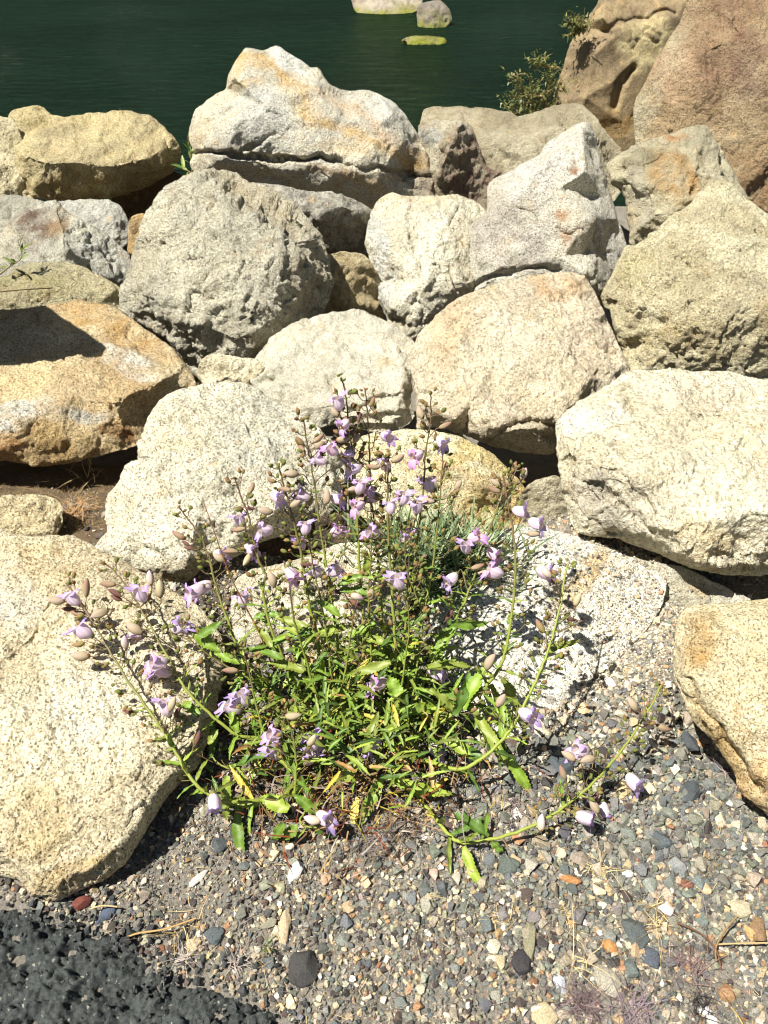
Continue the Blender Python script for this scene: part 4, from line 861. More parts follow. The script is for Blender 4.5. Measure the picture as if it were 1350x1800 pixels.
stalk('long dark brown stalk curving through the lower right gravel', [(1190, 1622), (1230, 1640), (1258, 1668), (1268, 1705)], [.018, .022, .02, .006], .0016, srgb(112, 84, 66))
stalk('thin tan root lying at the edge of the asphalt', [(222, 1648), (245, 1640), (290, 1633), (345, 1614)], [.012, .014, .016, .012], .0016, srgb(186, 152, 98))
stalk('short straw by the brick red cinder', [(158, 1598), (180, 1592), (206, 1594)], [.014, .016, .014], .0014, srgb(196, 172, 120))
stalk('thin yellow straw in the bottom right corner', [(1285, 1770), (1300, 1790), (1320, 1830)], [.01, .015, .01], .0011, srgb(206, 176, 96))
rg = np.random.default_rng(41); m = MB()
for k in range(1500):
    px, py = rg.uniform(180, 1340), rg.uniform(1330, 1800)
    if rg.uniform() < .35: px, py = rg.normal(600, 130), rg.normal(1420, 70)
    q = atz(px, py, 0.)
    if inpoly(q[:1], q[1:2], APOLY)[0]: continue
    q[2] = gz(q[None])[0] + .006; a = rg.uniform(0, 6.28)
    blade(m, q, [math.cos(a), math.sin(a), rg.normal(0, .12)], rg.uniform(.008, .035), .0008, (STRAW, STRAWD, GREYS, PURP)[rg.integers(4)] * rg.uniform(.6, 1.1), .25, 4, rg)
for k in range(600):
    px, py = rg.uniform(-20, 250), rg.uniform(815, 950); q = atz(px, py, -.03); q[2] = gz(q[None])[0] + .006; a = rg.uniform(0, 6.28)
    blade(m, q, [math.cos(a), math.sin(a), .1], rg.uniform(.01, .04), .0012, STRAWD * rg.uniform(.5, 1.1), .25, 4, rg)
tag(m.build('dry_litter', M_DRY), 'scattered scraps of straw and dead stems over the gravel', kind='stuff')
# ------------------------------------------------------------------ the flowering plant
PLANT = empty('flowering_plant', (float(atz(630, 1335, 0)[0]), float(atz(630, 1335, 0)[1]), 0.0))
tag(PLANT, 'bushy plant with lavender tubular flowers and toothed green leaves at the foot of the boulders', 'flowering plant')
PO = np.array(PLANT.location)
def toplant(o):
    o.parent = PLANT; o.location = Vector(o.location) - Vector(PO); return o
G_STEM = srgb(140, 152, 58); G_STEM2 = srgb(118, 118, 62); P_STEM = srgb(104, 78, 62)
LEAFC = [srgb(122, 148, 50), srgb(106, 134, 46), srgb(146, 164, 62), srgb(84, 112, 42), srgb(126, 138, 54)]
# path in the photo from root to tip, height above the ground at the tip, base radius, height exponent
ST = [
 ([(640, 1300), (640, 1150), (637, 1050), (632, 1000), (625, 850), (613, 745), (608, 695), (600, 665)], .60, .0034, 1.0),
 ([(665, 1290), (675, 1150), (668, 1020), (655, 900), (650, 800), (647, 740), (642, 686)], .57, .0030, 1.0),
 ([(690, 1285), (705, 1150), (725, 1020), (740, 900), (748, 800), (757, 740), (757, 690)], .55, .0030, 1.0),
 ([(700, 1290), (728, 1150), (760, 1000), (772, 890), (778, 820), (779, 775)], .48, .0028, 1.0),
 ([(610, 1290), (596, 1150), (578, 1020), (562, 920), (550, 830), (540, 780), (534, 738)], .52, .0032, 1.0),
 ([(577, 1285), (565, 1200), (556, 1110), (545, 1070), (530, 980), (512, 900), (498, 850), (489, 818)], .46, .0042, 1.0),
 ([(560, 1280), (525, 1210), (495, 1150), (472, 1090), (463, 1040), (466, 1010), (455, 985), (436, 905), (424, 875), (413, 842)], .42, .0036, 1.0),
 ([(540, 1290), (480, 1210), (425, 1150), (400, 1090), (380, 1030), (360, 960), (340, 925), (316, 893)], .34, .0034, 1.0),
 ([(560, 1320), (470, 1300), (420, 1292), (380, 1265), (330, 1215), (300, 1165), (262, 1095), (225, 1035), (200, 1003), (182, 990)], .26, .0036, .9),
 ([(570, 1380), (470, 1405), (400, 1408), (350, 1385), (310, 1325), (280, 1275), (232, 1208), (190, 1140), (160, 1088), (140, 1055), (116, 1025)], .24, .0040, .95),
 ([(700, 1300), (745, 1200), (795, 1100), (828, 1030), (845, 970), (868, 912), (890, 862), (912, 818)], .43, .0032, 1.0),
 ([(720, 1290), (790, 1258), (850, 1210), (884, 1160), (898, 1090), (905, 1020), (905, 960), (892, 880), (884, 835)], .42, .0040, 1.0),
 ([(670, 1335), (740, 1336), (805, 1352), (845, 1335), (885, 1298), (918, 1245), (945, 1190), (966, 1135), (982, 1075), (998, 990)], .30, .0042, 1.0),
 ([(660, 1340), (720, 1385), (755, 1425), (790, 1468), (815, 1481), (870, 1474), (935, 1452), (990, 1420), (1040, 1378), (1090, 1322), (1135, 1258), (1162, 1205)], .13, .0040, 1.6),
 ([(560, 1400), (535, 1410), (518, 1400), (521, 1345), (516, 1300), (508, 1270), (500, 1240)], .20, .0030, 1.0),
 ([(540, 1330), (490, 1330), (468, 1300), (452, 1245), (440, 1190), (426, 1135)], .24, .0028, 1.0),
 ([(660, 1330), (685, 1290), (692, 1220), (695, 1140), (690, 1060), (684, 960), (681, 860), (682, 800)], .47, .0038, 1.0),
 ([(600, 1300), (585, 1200), (570, 1090), (552, 1000), (540, 940)], .38, .0028, 1.0),
 ([(650, 1310), (655, 1200), (650, 1110), (648, 1050), (652, 1000), (653, 945)], .36, .0028, 1.0),
 ([(700, 1320), (720, 1250), (735, 1150), (742, 1080), (715, 1000), (712, 930)], .36, .0026, 1.0),
 ([(680, 1320), (700, 1240), (718, 1120), (716, 1040), (720, 960)], .40, .0022, 1.0),
 ([(660, 1350), (690, 1330), (730, 1300), (800, 1250), (850, 1190), (862, 1160)], .16, .0034, 1.0),
 ([(590, 1350), (560, 1340), (470, 1352), (400, 1350), (372, 1330)], .08, .0036, 1.0),
 ([(600, 1300), (560, 1230), (535, 1150), (515, 1080), (508, 1010)], .34, .0030, 1.0),
 ([(620, 1310), (600, 1240), (612, 1150), (622, 1080), (628, 1045)], .30, .0026, 1.0),
 ([(560, 1380), (540, 1420), (528, 1445), (560, 1455), (600, 1440), (600, 1425)], .07, .0026, 1.0),
 ([(580, 1300), (520, 1250), (450, 1200), (380, 1160), (330, 1120), (318, 1090)], .22, .0026, 1.0),
]
SP = []     # per stem: pixel path, 3-D path
for k, (path, zt, r, ex) in enumerate(ST):
    pp = smooth_path(np.array([(x, y, 0) for x, y in path], float), 7)[:, :2]
    s_ = np.concatenate([[0], np.cumsum(np.hypot(*np.diff(pp, axis=0).T))]); s_ /= s_[-1]
    z = .004 + (zt - .004) * s_ ** ex
    P = np.array([atz(x, y, zz) for (x, y), zz in zip(pp, z)])
    P[1:-1] += rng.normal(0, .0006, (len(P) - 2, 3))
    SP.append((pp, P, s_, r))
def nearest(px, py, lo=.0, back=0.):
    best = None
    for k, (pp, P, s_, r) in enumerate(SP):
        d = np.hypot(pp[:, 0] - px, pp[:, 1] - py); d[s_ < lo] = 1e9; i = int(d.argmin())
        if best is None or d[i] < best[0]: best = (d[i], k, i)
    d, k, i = best; pp, P = SP[k][0], SP[k][1]
    tot = 0; j = i
    while j > 1 and tot < back: tot += np.hypot(*(pp[j] - pp[j - 1])); j -= 1
    return d, k, i, j
SIDE = [MB() for _ in ST]      # pedicels of every stem
def frame(axis, roll_up=(0, 0, 1)):
    x = np.asarray(axis, float); x /= np.linalg.norm(x); u = np.asarray(roll_up, float)
    z = u - x * (u @ x)
    if np.linalg.norm(z) < .2: z = -fwd - x * (-fwd @ x)
    z /= np.linalg.norm(z); y = np.cross(z, x); return np.stack([x, y, z], 1)
RIGHT = np.array([1., 0, 0])
def imgdir(ang, toward=.2):
    a = math.radians(ang); return RIGHT * math.cos(a) + upv * math.sin(a) - fwd * toward

LAV = srgb(228, 214, 230); LAVP = srgb(242, 228, 224); VIO = srgb(176, 144, 216); VIOP = srgb(196, 128, 206); CAL = srgb(134, 132, 74); CALP = srgb(150, 108, 84)
def flower_mesh(sd, pink=0.):
    rg = np.random.default_rng(sd); m = MB()
    tx = np.array([0, .06, .14, .25, .38, .52, .64, .72]); tr = np.array([.07, .11, .18, .25, .285, .29, .275, .265]); na = 20
    an = np.arange(na + 1) * 2 * math.pi / na
    base = LAV * (1 - pink) + srgb(232, 196, 214) * pink; vio = VIO * (1 - pink) + VIOP * pink
    sag = -.05 * np.sin(tx * 3.2)
    G = np.zeros((len(tx), na + 1, 3)); Cc = np.zeros_like(G)
    for i in range(len(tx)):
        rr = tr[i] * (1 + .035 * np.cos(an * 5)) * np.where(np.sin(an) < 0, 1.0, .92)
        G[i] = np.stack([np.full(na + 1, tx[i]), rr * np.cos(an) * .95, rr * np.sin(an) + sag[i]], -1)
        t = i / (len(tx) - 1); line = (np.cos(an * 10) > .75)[:, None] * .34
        cc = LAVP * (1 - t) + base * t; Cc[i] = cc * (1 - line) + srgb(186, 140, 178) * line
    m.sheet(G, Cc)
    rim = G[-1]; ctr = rim[:-1].mean(0)
    # lobes: upper two bend back, lower three spread forward
    for (a0, L, wd, fw, out) in ((60, .22, 32, .18, .95), (120, .22, 32, .15, .95), (-40, .29, 27, .55, .75), (-90, .35, 29, .72, .66), (-140, .29, 27, .55, .75)):
        nu, nv = 6, 5; LG = np.zeros((nv, nu, 3)); LC = np.zeros_like(LG); L = L * rg.uniform(.85, 1.15); tw = rg.normal(0, .06)
        for v in range(nv):
            t = v / (nv - 1); wv = wd * (1 + .25 * math.sin(t * 3.0)) * (1 - .45 * t ** 3)
            for u in range(nu):
                uu = u / (nu - 1) * 2 - 1; a = math.radians(a0 + uu * wv)
                r0 = .265; dr = np.array([0, math.cos(a) * .95, math.sin(a)])
                o = np.array([.72, 0, -.05 * math.sin(.72 * 3.2)]) + dr * r0
                mid = np.array([0, math.cos(math.radians(a0)), math.sin(math.radians(a0))])
                d = mid * out + np.array([fw, 0, 0]); curl = (-.10 if fw < .2 else -.02) * t * t
                o = o + d * L * t * (1 - .12 * uu * uu) + np.array([curl, 0, (-.10 if fw > .2 else 0) * t * t]) + dr * .02 * math.sin(uu * 3 + sd) * t
                o[1] += tw * t * .4; o[0] += .02 * math.cos(uu * 4) * t
                LG[v, u] = o; LC[v, u] = (base * .7 + vio * .3) * (1 - t) + vio * rg.uniform(.92, 1.05) * t
        m.sheet(LG, LC)
    # tongue inside the throat
    m.tube(np.array([[.3, 0, .02], [.6, 0, .04], [.80, .01, -.10]]), [.012, .014, .02], srgb(214, 190, 120), 5)
    me_ = m
    F = [np.vstack(f) for f in (me_.F3, me_.F4) if f]
    return rawmesh('flower', np.vstack(me_.V), F, np.clip(np.vstack(me_.C), 0, 1))
def cup(m, c, L=.2, r=.105, x0=-.03):
    na = 15; an = np.arange(na + 1) * 2 * math.pi / na; rows = []
    for x, rr in ((x0, .03), (x0 + .02, r * .8), (x0 + L * .5, r * 1.12)): rows.append(np.stack([np.full(na + 1, x), rr * np.cos(an), rr * np.sin(an)], -1))
    tip = (np.cos(an * 5) * .5 + .5); rows.append(np.stack([x0 + L * .55 + L * .5 * tip, (r * 1.25) * np.cos(an), (r * 1.25) * np.sin(an)], -1))
    m.sheet(np.array(rows), c)
m = MB(); cup(m, CAL, .22, .10); CALYX = rawmesh('calyx', np.vstack(m.V), [np.vstack(m.F4)], np.vstack(m.C)); CALYX.materials.append(M_BUD)
FL = [flower_mesh(900 + k, [0, .1, .3, .8][k % 4]) for k in range(6)]
for f in FL: f.materials.append(M_PETAL)
def bud_mesh(sd, c0, c1, fat=.26, cal=CALP):
    rg = np.random.default_rng(sd); m = MB(); nx, na = 9, 15; an = np.arange(na + 1) * 2 * math.pi / na; t = np.linspace(0, 1, nx)
    G = np.zeros((nx, na + 1, 3)); Cc = np.zeros_like(G)
    for i in range(nx):
        r = fat * (math.sin(math.pi * min(1, (t[i] * .93 + .05)) ** .85) ** .75) * (1 + .05 * np.cos(an * 5 + .4)); r = r if i < nx - 1 else r * .2
        G[i] = np.stack([np.full(na + 1, t[i]), r * np.cos(an), r * np.sin(an) + .05 * math.sin(t[i] * 3)], -1)
        ln = (np.cos(an * 5) < -.8)[:, None] * .45; cc = c0 * (1 - t[i]) + c1 * t[i]; Cc[i] = cc * (1 - ln) + cc * .55 * ln
    m.sheet(G, Cc); cup(m, cal, .22, fat * .5, -.02)
    return rawmesh('bud', np.vstack(m.V), [np.vstack(m.F4)], np.clip(np.vstack(m.C), 0, 1))
TAN = srgb(176, 160, 124); TANP = srgb(184, 164, 146); ROSE = srgb(156, 116, 102); PALE = srgb(206, 190, 156); BRN = srgb(128, 92, 74)
BM = [bud_mesh(1, TAN, TANP), bud_mesh(2, PALE, srgb(214, 190, 196), .25), bud_mesh(3, TAN, ROSE, .20), bud_mesh(4, BRN, srgb(116, 84, 84), .19), bud_mesh(5, TAN, PALE, .24), bud_mesh(6, srgb(150, 140, 80), ROSE, .22)]
SM = [bud_mesh(7, srgb(120, 128, 62), srgb(160, 110, 84), .30, CAL), bud_mesh(8, srgb(112, 122, 60), srgb(126, 130, 70), .30, CAL)]
for f in BM + SM: f.materials.append(M_BUD)
NF = {'bud': 0}
def place(name, me, Fr, base, scale, sub=None):
    o = bpy.data.objects.new(name, me); COL.objects.link(o); o.parent = PLANT
    M = Matrix([[*(Fr[0] * scale), base[0] - PO[0]], [*(Fr[1] * scale), base[1] - PO[1]], [*(Fr[2] * scale), base[2] - PO[2]], [0, 0, 0, 1]])
    o.matrix_local = M
    if sub is not None:
        c = bpy.data.objects.new('calyx', sub); COL.objects.link(c); c.parent = o
    return o
def attach(px, py, ang, lenpx, toward, back, rg, lo=.3):
    """centre pixel, direction of the mouth -> base point, axis; draws the pedicel"""
    a = math.radians(ang); bx, by = px - math.cos(a) * lenpx * .5, py + math.sin(a) * lenpx * .5
    d, k, i, j = nearest(bx, by, lo, back)
    Y = SP[k][1][i][1] + rg.uniform(-.028, .022)
    b = atY(bx, by, Y); s0 = SP[k][1][j]; ax = imgdir(ang, toward)
    mid = (s0 + b) / 2 + np.array([0, 0, -.004]) + rg.normal(0, .003, 3); Lc = np.linalg.norm(b - s0)
    path = smooth_path([s0, s0 * .45 + mid * .55, b - ax / np.linalg.norm(ax) * min(.012, Lc * .25), b], 4)
    t = SP[k][2][i]; c = G_STEM2 * (1 - t) + P_STEM * t * .9 + G_STEM2 * t * .1
    SIDE[k].tube(path, np.linspace(.0011, .0008, len(path)), c, 5)
    if Lc > .03:
        q = path[len(path) // 2]; SIDE[k].tube(smooth_path([q, q + rg.normal(0, .006, 3) + [0, 0, .006], q + rg.normal(0, .009, 3) + [0, 0, .012]], 3), .0007, c, 4)
    mpx = np.linalg.norm(b - CAM) / F
    return b, ax, mpx
FLW = [(592, 706, 105, 2), (600, 747, 215, 3), (614, 797, 265, 0), (620, 824, 200, 0), (584, 788, 130, 3), (562, 806, 150, 1), (683, 767, -20, 3), (676, 813, 120, 3), (727, 801, 205, 3),
 (777, 779, -60, 1), (758, 847, 95, 0), (709, 872, 75, 0), (730, 887, 95, 0), (654, 871, 170, 3), (625, 889, 205, 3), (594, 877, -15, 0), (632, 852, 80, 2), (685, 889, 95, 1), (592, 933, 40, 3),
 (653, 931, 150, 2), (713, 940, 70, 0), (531, 951, 95, 0), (530, 870, 160, 1), (489, 874, -40, 2), (463, 932, 185, 0), (424, 912, 110, 0), (445, 965, -25, 3), (130, 1051, 130, 0), (148, 1106, 140, 0),
 (252, 1041, 100, 1), (237, 1112, 268, 0), (277, 1157, 165, 2), (288, 1173, 150, 3), (318, 1098, 35, 0), (340, 1038, 205, 3), (248, 1322, 200, 0), (379, 1410, 285, 0), (408, 1240, 150, 0), (428, 1222, 120, 0),
 (391, 974, -10, 0), (425, 1050, 100, 0), (513, 1012, -60, 3), (553, 1001, 160, 0), (590, 1002, 5, 0), (484, 1316, 125, 0), (540, 1325, 80, 0), (576, 1433, -15, 0), (650, 1303, 195, 0), (771, 1180, -18, 1),
 (770, 1317, -25, 0), (662, 1200, 190, 3), (700, 1018, 110, 2), (789, 1018, 215, 0), (870, 972, -30, 3), (818, 958, 100, 2), (838, 941, 20, 3), (916, 899, -15, 1), (944, 921, -25, 1), (868, 1000, 150, 3),
 (958, 1009, -30, 3), (929, 1256, -25, 0), (1016, 1317, 175, 0), (1112, 1374, -55, 0), (1027, 1437, -20, 1), (1060, 1425, 270, 0), (480, 1284, 160, 3), (297, 1240, 95, 1), (550, 1300, 100, 0), (645, 864, 200, 3), (538, 925, 80, 0), (355, 1030, 200, 1)]
rg = np.random.default_rng(77)
for (px, py, ang, v) in FLW:
    L = rg.uniform(34, 41) * (.92 if py < 1000 else 1.06)
    b, ax, mpx = attach(px, py, ang, L, rg.uniform(.15, .65), 22, rg)
    me = FL[{0: (0, 4, 5), 1: (1, 5), 2: (2, 1), 3: (3, 2)}[v][rg.integers({0: 3, 1: 2, 2: 2, 3: 2}[v])]]
    if 75 < ang % 360 < 110: up = RIGHT * rg.choice([-1, 1]) + upv * .2
    else: up = upv - fwd * .5
    Fr = frame(ax + rg.normal(0, .08, 3), up)
    if rg.uniform() < .3: Fr = Fr @ np.array([[1, 0, 0], [0, math.cos(.5), -math.sin(.5)], [0, math.sin(.5), math.cos(.5)]])
    place('flower', me, Fr, b, L * mpx, CALYX)
BUDS = [(264, 1016, 95, 1), (282, 1034, 90, 4), (190, 1027, 175, 2), (202, 1042, 150, 3), (205, 1051, 155, 3), (101, 1055, 170, 0), (122, 1070, 175, 3), (138, 1077, 170, 2), (176, 1079, 200, 0), (153, 1033, 85, 2), (142, 1152, 175, 0), (137, 1132, 190, 5),
 (215, 1233, 150, 5), (232, 1252, 170, 3), (347, 1297, 75, 3), (302, 1238, 70, 4), (314, 1250, 60, 3), (470, 1313, 150, 4), (549, 1300, 60, 4), (472, 1371, 150, 0), (549, 1441, 170, 1), (515, 1258, 5, 4), (457, 1155, 80, 2), (511, 833, 175, 0), (558, 783, 205, 0),
 (589, 724, 130, 0), (603, 772, 10, 0), (466, 898, 170, 0), (434, 984, 240, 4), (1112, 1238, 125, 0), (1167, 1279, -20, 2), (1017, 1054, 60, 4), (1000, 1087, 160, 3), (950, 1100, 120, 5), (862, 1163, 60, 0), (921, 832, 65, 1), (868, 860, 155, 2), (872, 848, 150, 0),
 (938, 939, 0, 0), (743, 985, 65, 2), (739, 724, 110, 0), (783, 747, 25, 2), (806, 852, 55, 0), (802, 867, 60, 2), (419, 931, 190, 2), (442, 857, 70, 2), (441, 893, 0, 3), (314, 941, 150, 2), (326, 955, 150, 3), (331, 964, 170, 3), (405, 970, 180, 2),
 (279, 1358, 160, 1), (262, 1350, 160, 1), (274, 1372, 180, 2), (258, 1337, 175, 3), (222, 1128, 90, 1), (236, 1105, 150, 0), (405, 1178, 175, 2), (386, 980, 150, 0), (590, 1040, -20, 3), (626, 1062, -30, 3), (628, 1050, -20, 1), (653, 1040, 85, 0), (478, 1018, 110, 0),
 (537, 992, 175, 3), (605, 740, 60, 5), (632, 735, 75, 3), (655, 706, 70, 5), (618, 737, 185, 0), (626, 770, 50, 0), (637, 800, 40, 5), (700, 805, 30, 0), (655, 820, 170, 2), (560, 770, 40, 2), (500, 860, 170, 2), (478, 845, 165, 5), (520, 885, 30, 0), (545, 880, 60, 0), (575, 872, 90, 0),
 (636, 880, 0, 0), (620, 860, 190, 0), (753, 882, 0, 0), (783, 820, 75, 5), (790, 1080, 60, 3), (905, 820, 70, 5), (852, 1010, 165, 0), (840, 995, 20, 2), (1000, 1330, 150, 0), (1033, 1335, 190, 0), (1100, 1383, 160, 0), (1045, 1418, 120, 0), (952, 1447, 85, 1), (1045, 1402, 70, 3), (989, 1358, 110, 2), (960, 1005, 130, 1), (880, 1230, 60, 0), (530, 790, 120, 2), (528, 775, 130, 5)]
for (px, py, ang, v) in BUDS[:100]:
    L = rg.uniform(24, 32) * (.85 if py < 1000 else 1.05) * (.8 if v in (3, 5) else 1)
    b, ax, mpx = attach(px, py, ang, L, rg.uniform(-.3, .4), 20, rg)
    place('bud', BM[v], frame(ax, rg.normal(size=3)), b, L * mpx)
# small green buds and seed capsules up every flowering stem, each pair on short pedicels
sb = MB(); MEV = []
for me in SM:
    v = np.zeros(len(me.vertices) * 3, np.float32); me.vertices.foreach_get('co', v)
    fl = np.array([p.vertices[:] for p in me.polygons]); c = np.zeros(len(me.vertices) * 4, np.float32); me.color_attributes['tint'].data.foreach_get('color', c)
    MEV.append((v.reshape(-1, 3), fl, c.reshape(-1, 4)[:, :3]))
for k, (pp, P, s_, r) in enumerate(SP):
    if k in (22, 25): continue
    L_tot = np.hypot(*np.diff(pp, axis=0).T).sum(); t = .42 if k != 13 else .5; q = 0
    while t < 1.0:
        i = int(np.searchsorted(s_, t)); i = min(i, len(P) - 2); tn = P[i + 1] - P[i - 1]; tn /= np.linalg.norm(tn)
        for sgn in (-1, 1):
            if rg.uniform() < .12: continue
            sdv = np.cross(tn, -fwd if q % 2 else np.array([0, 0, 1.])) * sgn; sdv /= np.linalg.norm(sdv) + 1e-6
            Lp = (.030 * (1 - t) + .010) * rg.uniform(.6, 1.3)
            e = P[i] + sdv * Lp + tn * Lp * .8
            path = smooth_path([P[i], P[i] + sdv * Lp * .6 + tn * Lp * .2, e], 3); c = G_STEM2 * (1 - t) + P_STEM * t
            SIDE[k].tube(path, .0008, c, 4)
            nb = 1 + int(rg.uniform() < .8) + int(rg.uniform() < .5) * (t < .9)
            for _ in range(nb):
                d = sdv * .7 + tn * .8 + rg.normal(0, .5, 3); Fr = frame(d, rg.normal(size=3)); s = rg.uniform(.0075, .0135) * (1 if t > .55 else .85)
                v, fl, cc = MEV[rg.integers(2)]; o = e + rg.normal(0, .004, 3)
                SIDE[k].tube(np.array([path[-2], o]), .0006, c, 3)
                sb.add((v * s) @ Fr.T + o, fl, cc * rg.uniform(.75, 1.2))
            # bract
            G = None
            blade(SIDE[k], P[i], sdv + tn * .7, rg.uniform(.008, .02) * (1.3 - t), .004, LEAFC[rg.integers(3)] * .9, .2, 4, rg)
        t += rg.uniform(20, 30) / L_tot; q += 1
    i = len(P) - 1
    for _ in range(4):
        v, fl, cc = MEV[rg.integers(2)]; Fr = frame(P[-1] - P[-3] + rg.normal(0, .02, 3), rg.normal(size=3)); sb.add((v * rg.uniform(.006, .009)) @ Fr.T + P[-1] + rg.normal(0, .0035, 3), fl, cc)
o = sb.build('bud', M_BUD, origin=PO); toplant(o); o['kind'] = 'stuff'

# leaves
def leaf(mb, b, d, L, W, up, c, droop=.25, curl=0., rg=rng, teeth=9, fold=.25, wave=.0):
    Fr = frame(d, up); x, y, z = Fr[:, 0], Fr[:, 1], Fr[:, 2]; n = teeth * 2 + 1; t = np.linspace(0, 1, n); side = rg.normal(0, .12)
    th = -droop * 1.6 * t; dx = np.cumsum(np.cos(th)) / n * L; dz = np.cumsum(np.sin(th)) / n * L
    sd = side * L * t ** 2
    wd = W * np.clip(np.sin(math.pi * np.clip(t * .93 + .06, 0, 1) ** .8), .04, 1) ** .8; tooth = np.where(np.arange(n) % 2 == 1, 1.0, .80); tooth[0] = tooth[-1] = 1; wd[-1] = W * .03
    C0 = b + x * dx[:, None] + z * dz[:, None] + y * sd[:, None]
    tn = np.cos(th)[:, None] * z - np.sin(th)[:, None] * x
    wv = np.sin(t * 14 + rg.uniform(0, 6)) * wave * W
    cols = []
    for u in (-1, -.5, 0, .5, 1):
        ww = wd / 2 * abs(u) * (tooth if abs(u) == 1 else 1)
        xoff = np.where((np.arange(n) % 2 == 1) & (abs(u) == 1), L / n * .55, 0)
        cols.append(C0 + y * (np.sign(u) * ww)[:, None] + tn * (abs(u) ** 1.5 * fold * wd / 2 + wv * u)[:, None] + x * xoff[:, None])
    G = np.stack(cols, 1); cc = np.tile(c, (n, 5, 1)); cc[:, 2] = c * 1.25 + .03; cc *= (1 + .12 * rg.normal(size=(n, 1, 1)) * .4)
    cc[:, [0, 4]] *= 1.08
    mb.sheet(G, cc)
NL = [0]; rest = MB()
def addleaf(b, d, L, W, up, c, **kw):
    if NL[0] > 75 and random.random() < .08: c = random.choice([srgb(186, 168, 66), srgb(150, 112, 62), srgb(170, 140, 84)])
    NL[0] += 1
    if NL[0] <= 100:
        m = MB(); leaf(m, b, d, L, W, up, c, **kw); toplant(m.build('leaf', M_LEAF, origin=b))
    else: leaf(rest, b, d, L, W, up, c, **kw)
rg = np.random.default_rng(99)
# traced leaves: base pixel -> tip pixel, width px, height of base, height of tip
LV = [(545, 1106, 481, 1082, 14, .20, .21), (548, 1112, 484, 1122, 12, .20, .19), (552, 1120, 512, 1150, 13, .2, .18), (556, 1108, 612, 1108, 14, .2, .2), (553, 1108, 480, 1116, 11, .19, .2), (560, 1150, 566, 1200, 15, .16, .10), (540, 1180, 472, 1163, 16, .13, .14), (556, 1130, 500, 1092, 12, .18, .22),
 (690, 1163, 612, 1188, 15, .18, .16), (700, 1162, 730, 1120, 13, .17, .20), (636, 1020, 600, 1012, 10, .28, .29), (640, 1012, 595, 1024, 12, .29, .28), (642, 1010, 648, 975, 12, .29, .33), (636, 1005, 655, 1012, 10, .29, .3), (650, 1010, 688, 1018, 11, .28, .29), (655, 1045, 598, 1030, 16, .26, .26),
 (466, 1078, 445, 1085, 10, .20, .2), (470, 1076, 490, 1085, 10, .2, .2), (500, 1160, 432, 1128, 13, .15, .17), (478, 1140, 455, 1090, 12, .16, .18), (885, 1325, 826, 1252, 17, .07, .10), (848, 1336, 780, 1300, 18, .05, .07), (880, 1300, 895, 1235, 14, .10, .14), (893, 1330, 936, 1396, 16, .06, .02), (850, 1330, 805, 1312, 16, .06, .06), (870, 1315, 900, 1345, 15, .07, .05),
 (815, 1484, 838, 1562, 15, .03, .012), (861, 1473, 803, 1424, 17, .03, .05), (863, 1477, 884, 1497, 13, .03, .02), (680, 1366, 786, 1413, 17, .05, .03), (673, 1365, 629, 1450, 18, .06, .02), (622, 1328, 571, 1292, 17, .10, .12), (633, 1333, 597, 1382, 20, .09, .05), (640, 1330, 662, 1258, 16, .09, .14), (510, 1424, 460, 1399, 22, .06, .07), (462, 1412, 395, 1411, 15, .04, .04),
 (420, 1414, 408, 1524, 16, .04, .01), (468, 1328, 404, 1338, 14, .09, .08), (366, 1310, 380, 1285, 12, .08, .1), (372, 1270, 378, 1330, 14, .1, .06), (352, 1258, 316, 1228, 12, .12, .13), (340, 1270, 300, 1300, 12, .12, .10), (420, 1290, 400, 1250, 13, .09, .12), (400, 1360, 390, 1440, 15, .08, .03), (330, 1340, 300, 1330, 10, .09, .09), (790, 1095, 856, 1106, 14, .2, .17), (800, 1100, 765, 1130, 14, .2, .17),
 (760, 1150, 800, 1108, 16, .17, .2), (745, 1175, 820, 1160, 16, .14, .14), (880, 1190, 920, 1250, 18, .11, .06), (860, 1200, 900, 1280, 16, .1, .05), (800, 1255, 765, 1215, 18, .10, .14), (795, 1260, 830, 1190, 18, .1, .15), (812, 1250, 850, 1160, 20, .1, .17), (770, 1215, 835, 1245, 18, .1, .08), (966, 1140, 1032, 1130, 9, .17, .16), (960, 1150, 990, 1125, 12, .16, .18), (905, 1075, 890, 1095, 9, .2, .18), (700, 1230, 690, 1190, 22, .14, .17), (580, 1220, 610, 1218, 20, .12, .12), (575, 1230, 548, 1250, 14, .11, .1),
 (345, 1120, 385, 1100, 14, .2, .23), (340, 1105, 372, 1150, 18, .2, .18), (425, 1165, 380, 1150, 13, .16, .18), (600, 1085, 560, 1050, 12, .24, .27), (610, 1120, 655, 1095, 14, .2, .23), (595, 1140, 640, 1160, 15, .18, .15), (660, 1150, 700, 1100, 14, .2, .24), (680, 1130, 640, 1120, 14, .2, .2), (720, 1100, 760, 1070, 13, .24, .27), (620, 1250, 588, 1262, 16, .1, .08), (700, 1250, 770, 1240, 17, .12, .11), (560, 1430, 520, 1400, 15, .05, .08), (500, 1445, 480, 1480, 15, .06, .02), (545, 1450, 590, 1470, 14, .05, .02), (525, 1452, 495, 1478, 18, .05, .02)]
for (bx, by, tx, ty, w_, z0, z1) in LV:
    b = atz(bx, by, z0); e = atz(tx, ty, z1); d = e - b; L = np.linalg.norm(d); mpx = np.linalg.norm(b - CAM) / F
    dr = rg.uniform(.15, .4)
    up = np.array([0, -.25, 1]) + rg.normal(0, .25, 3); Fr = frame(d, up); d2 = d / L + Fr[:, 2] * dr * .75
    addleaf(b, d2, L * 1.1, w_ * mpx * 1.3, up, LEAFC[rg.integers(len(LEAFC))] * rg.uniform(.85, 1.15), droop=dr, rg=rg, teeth=int(8 + L * 60), wave=.12)
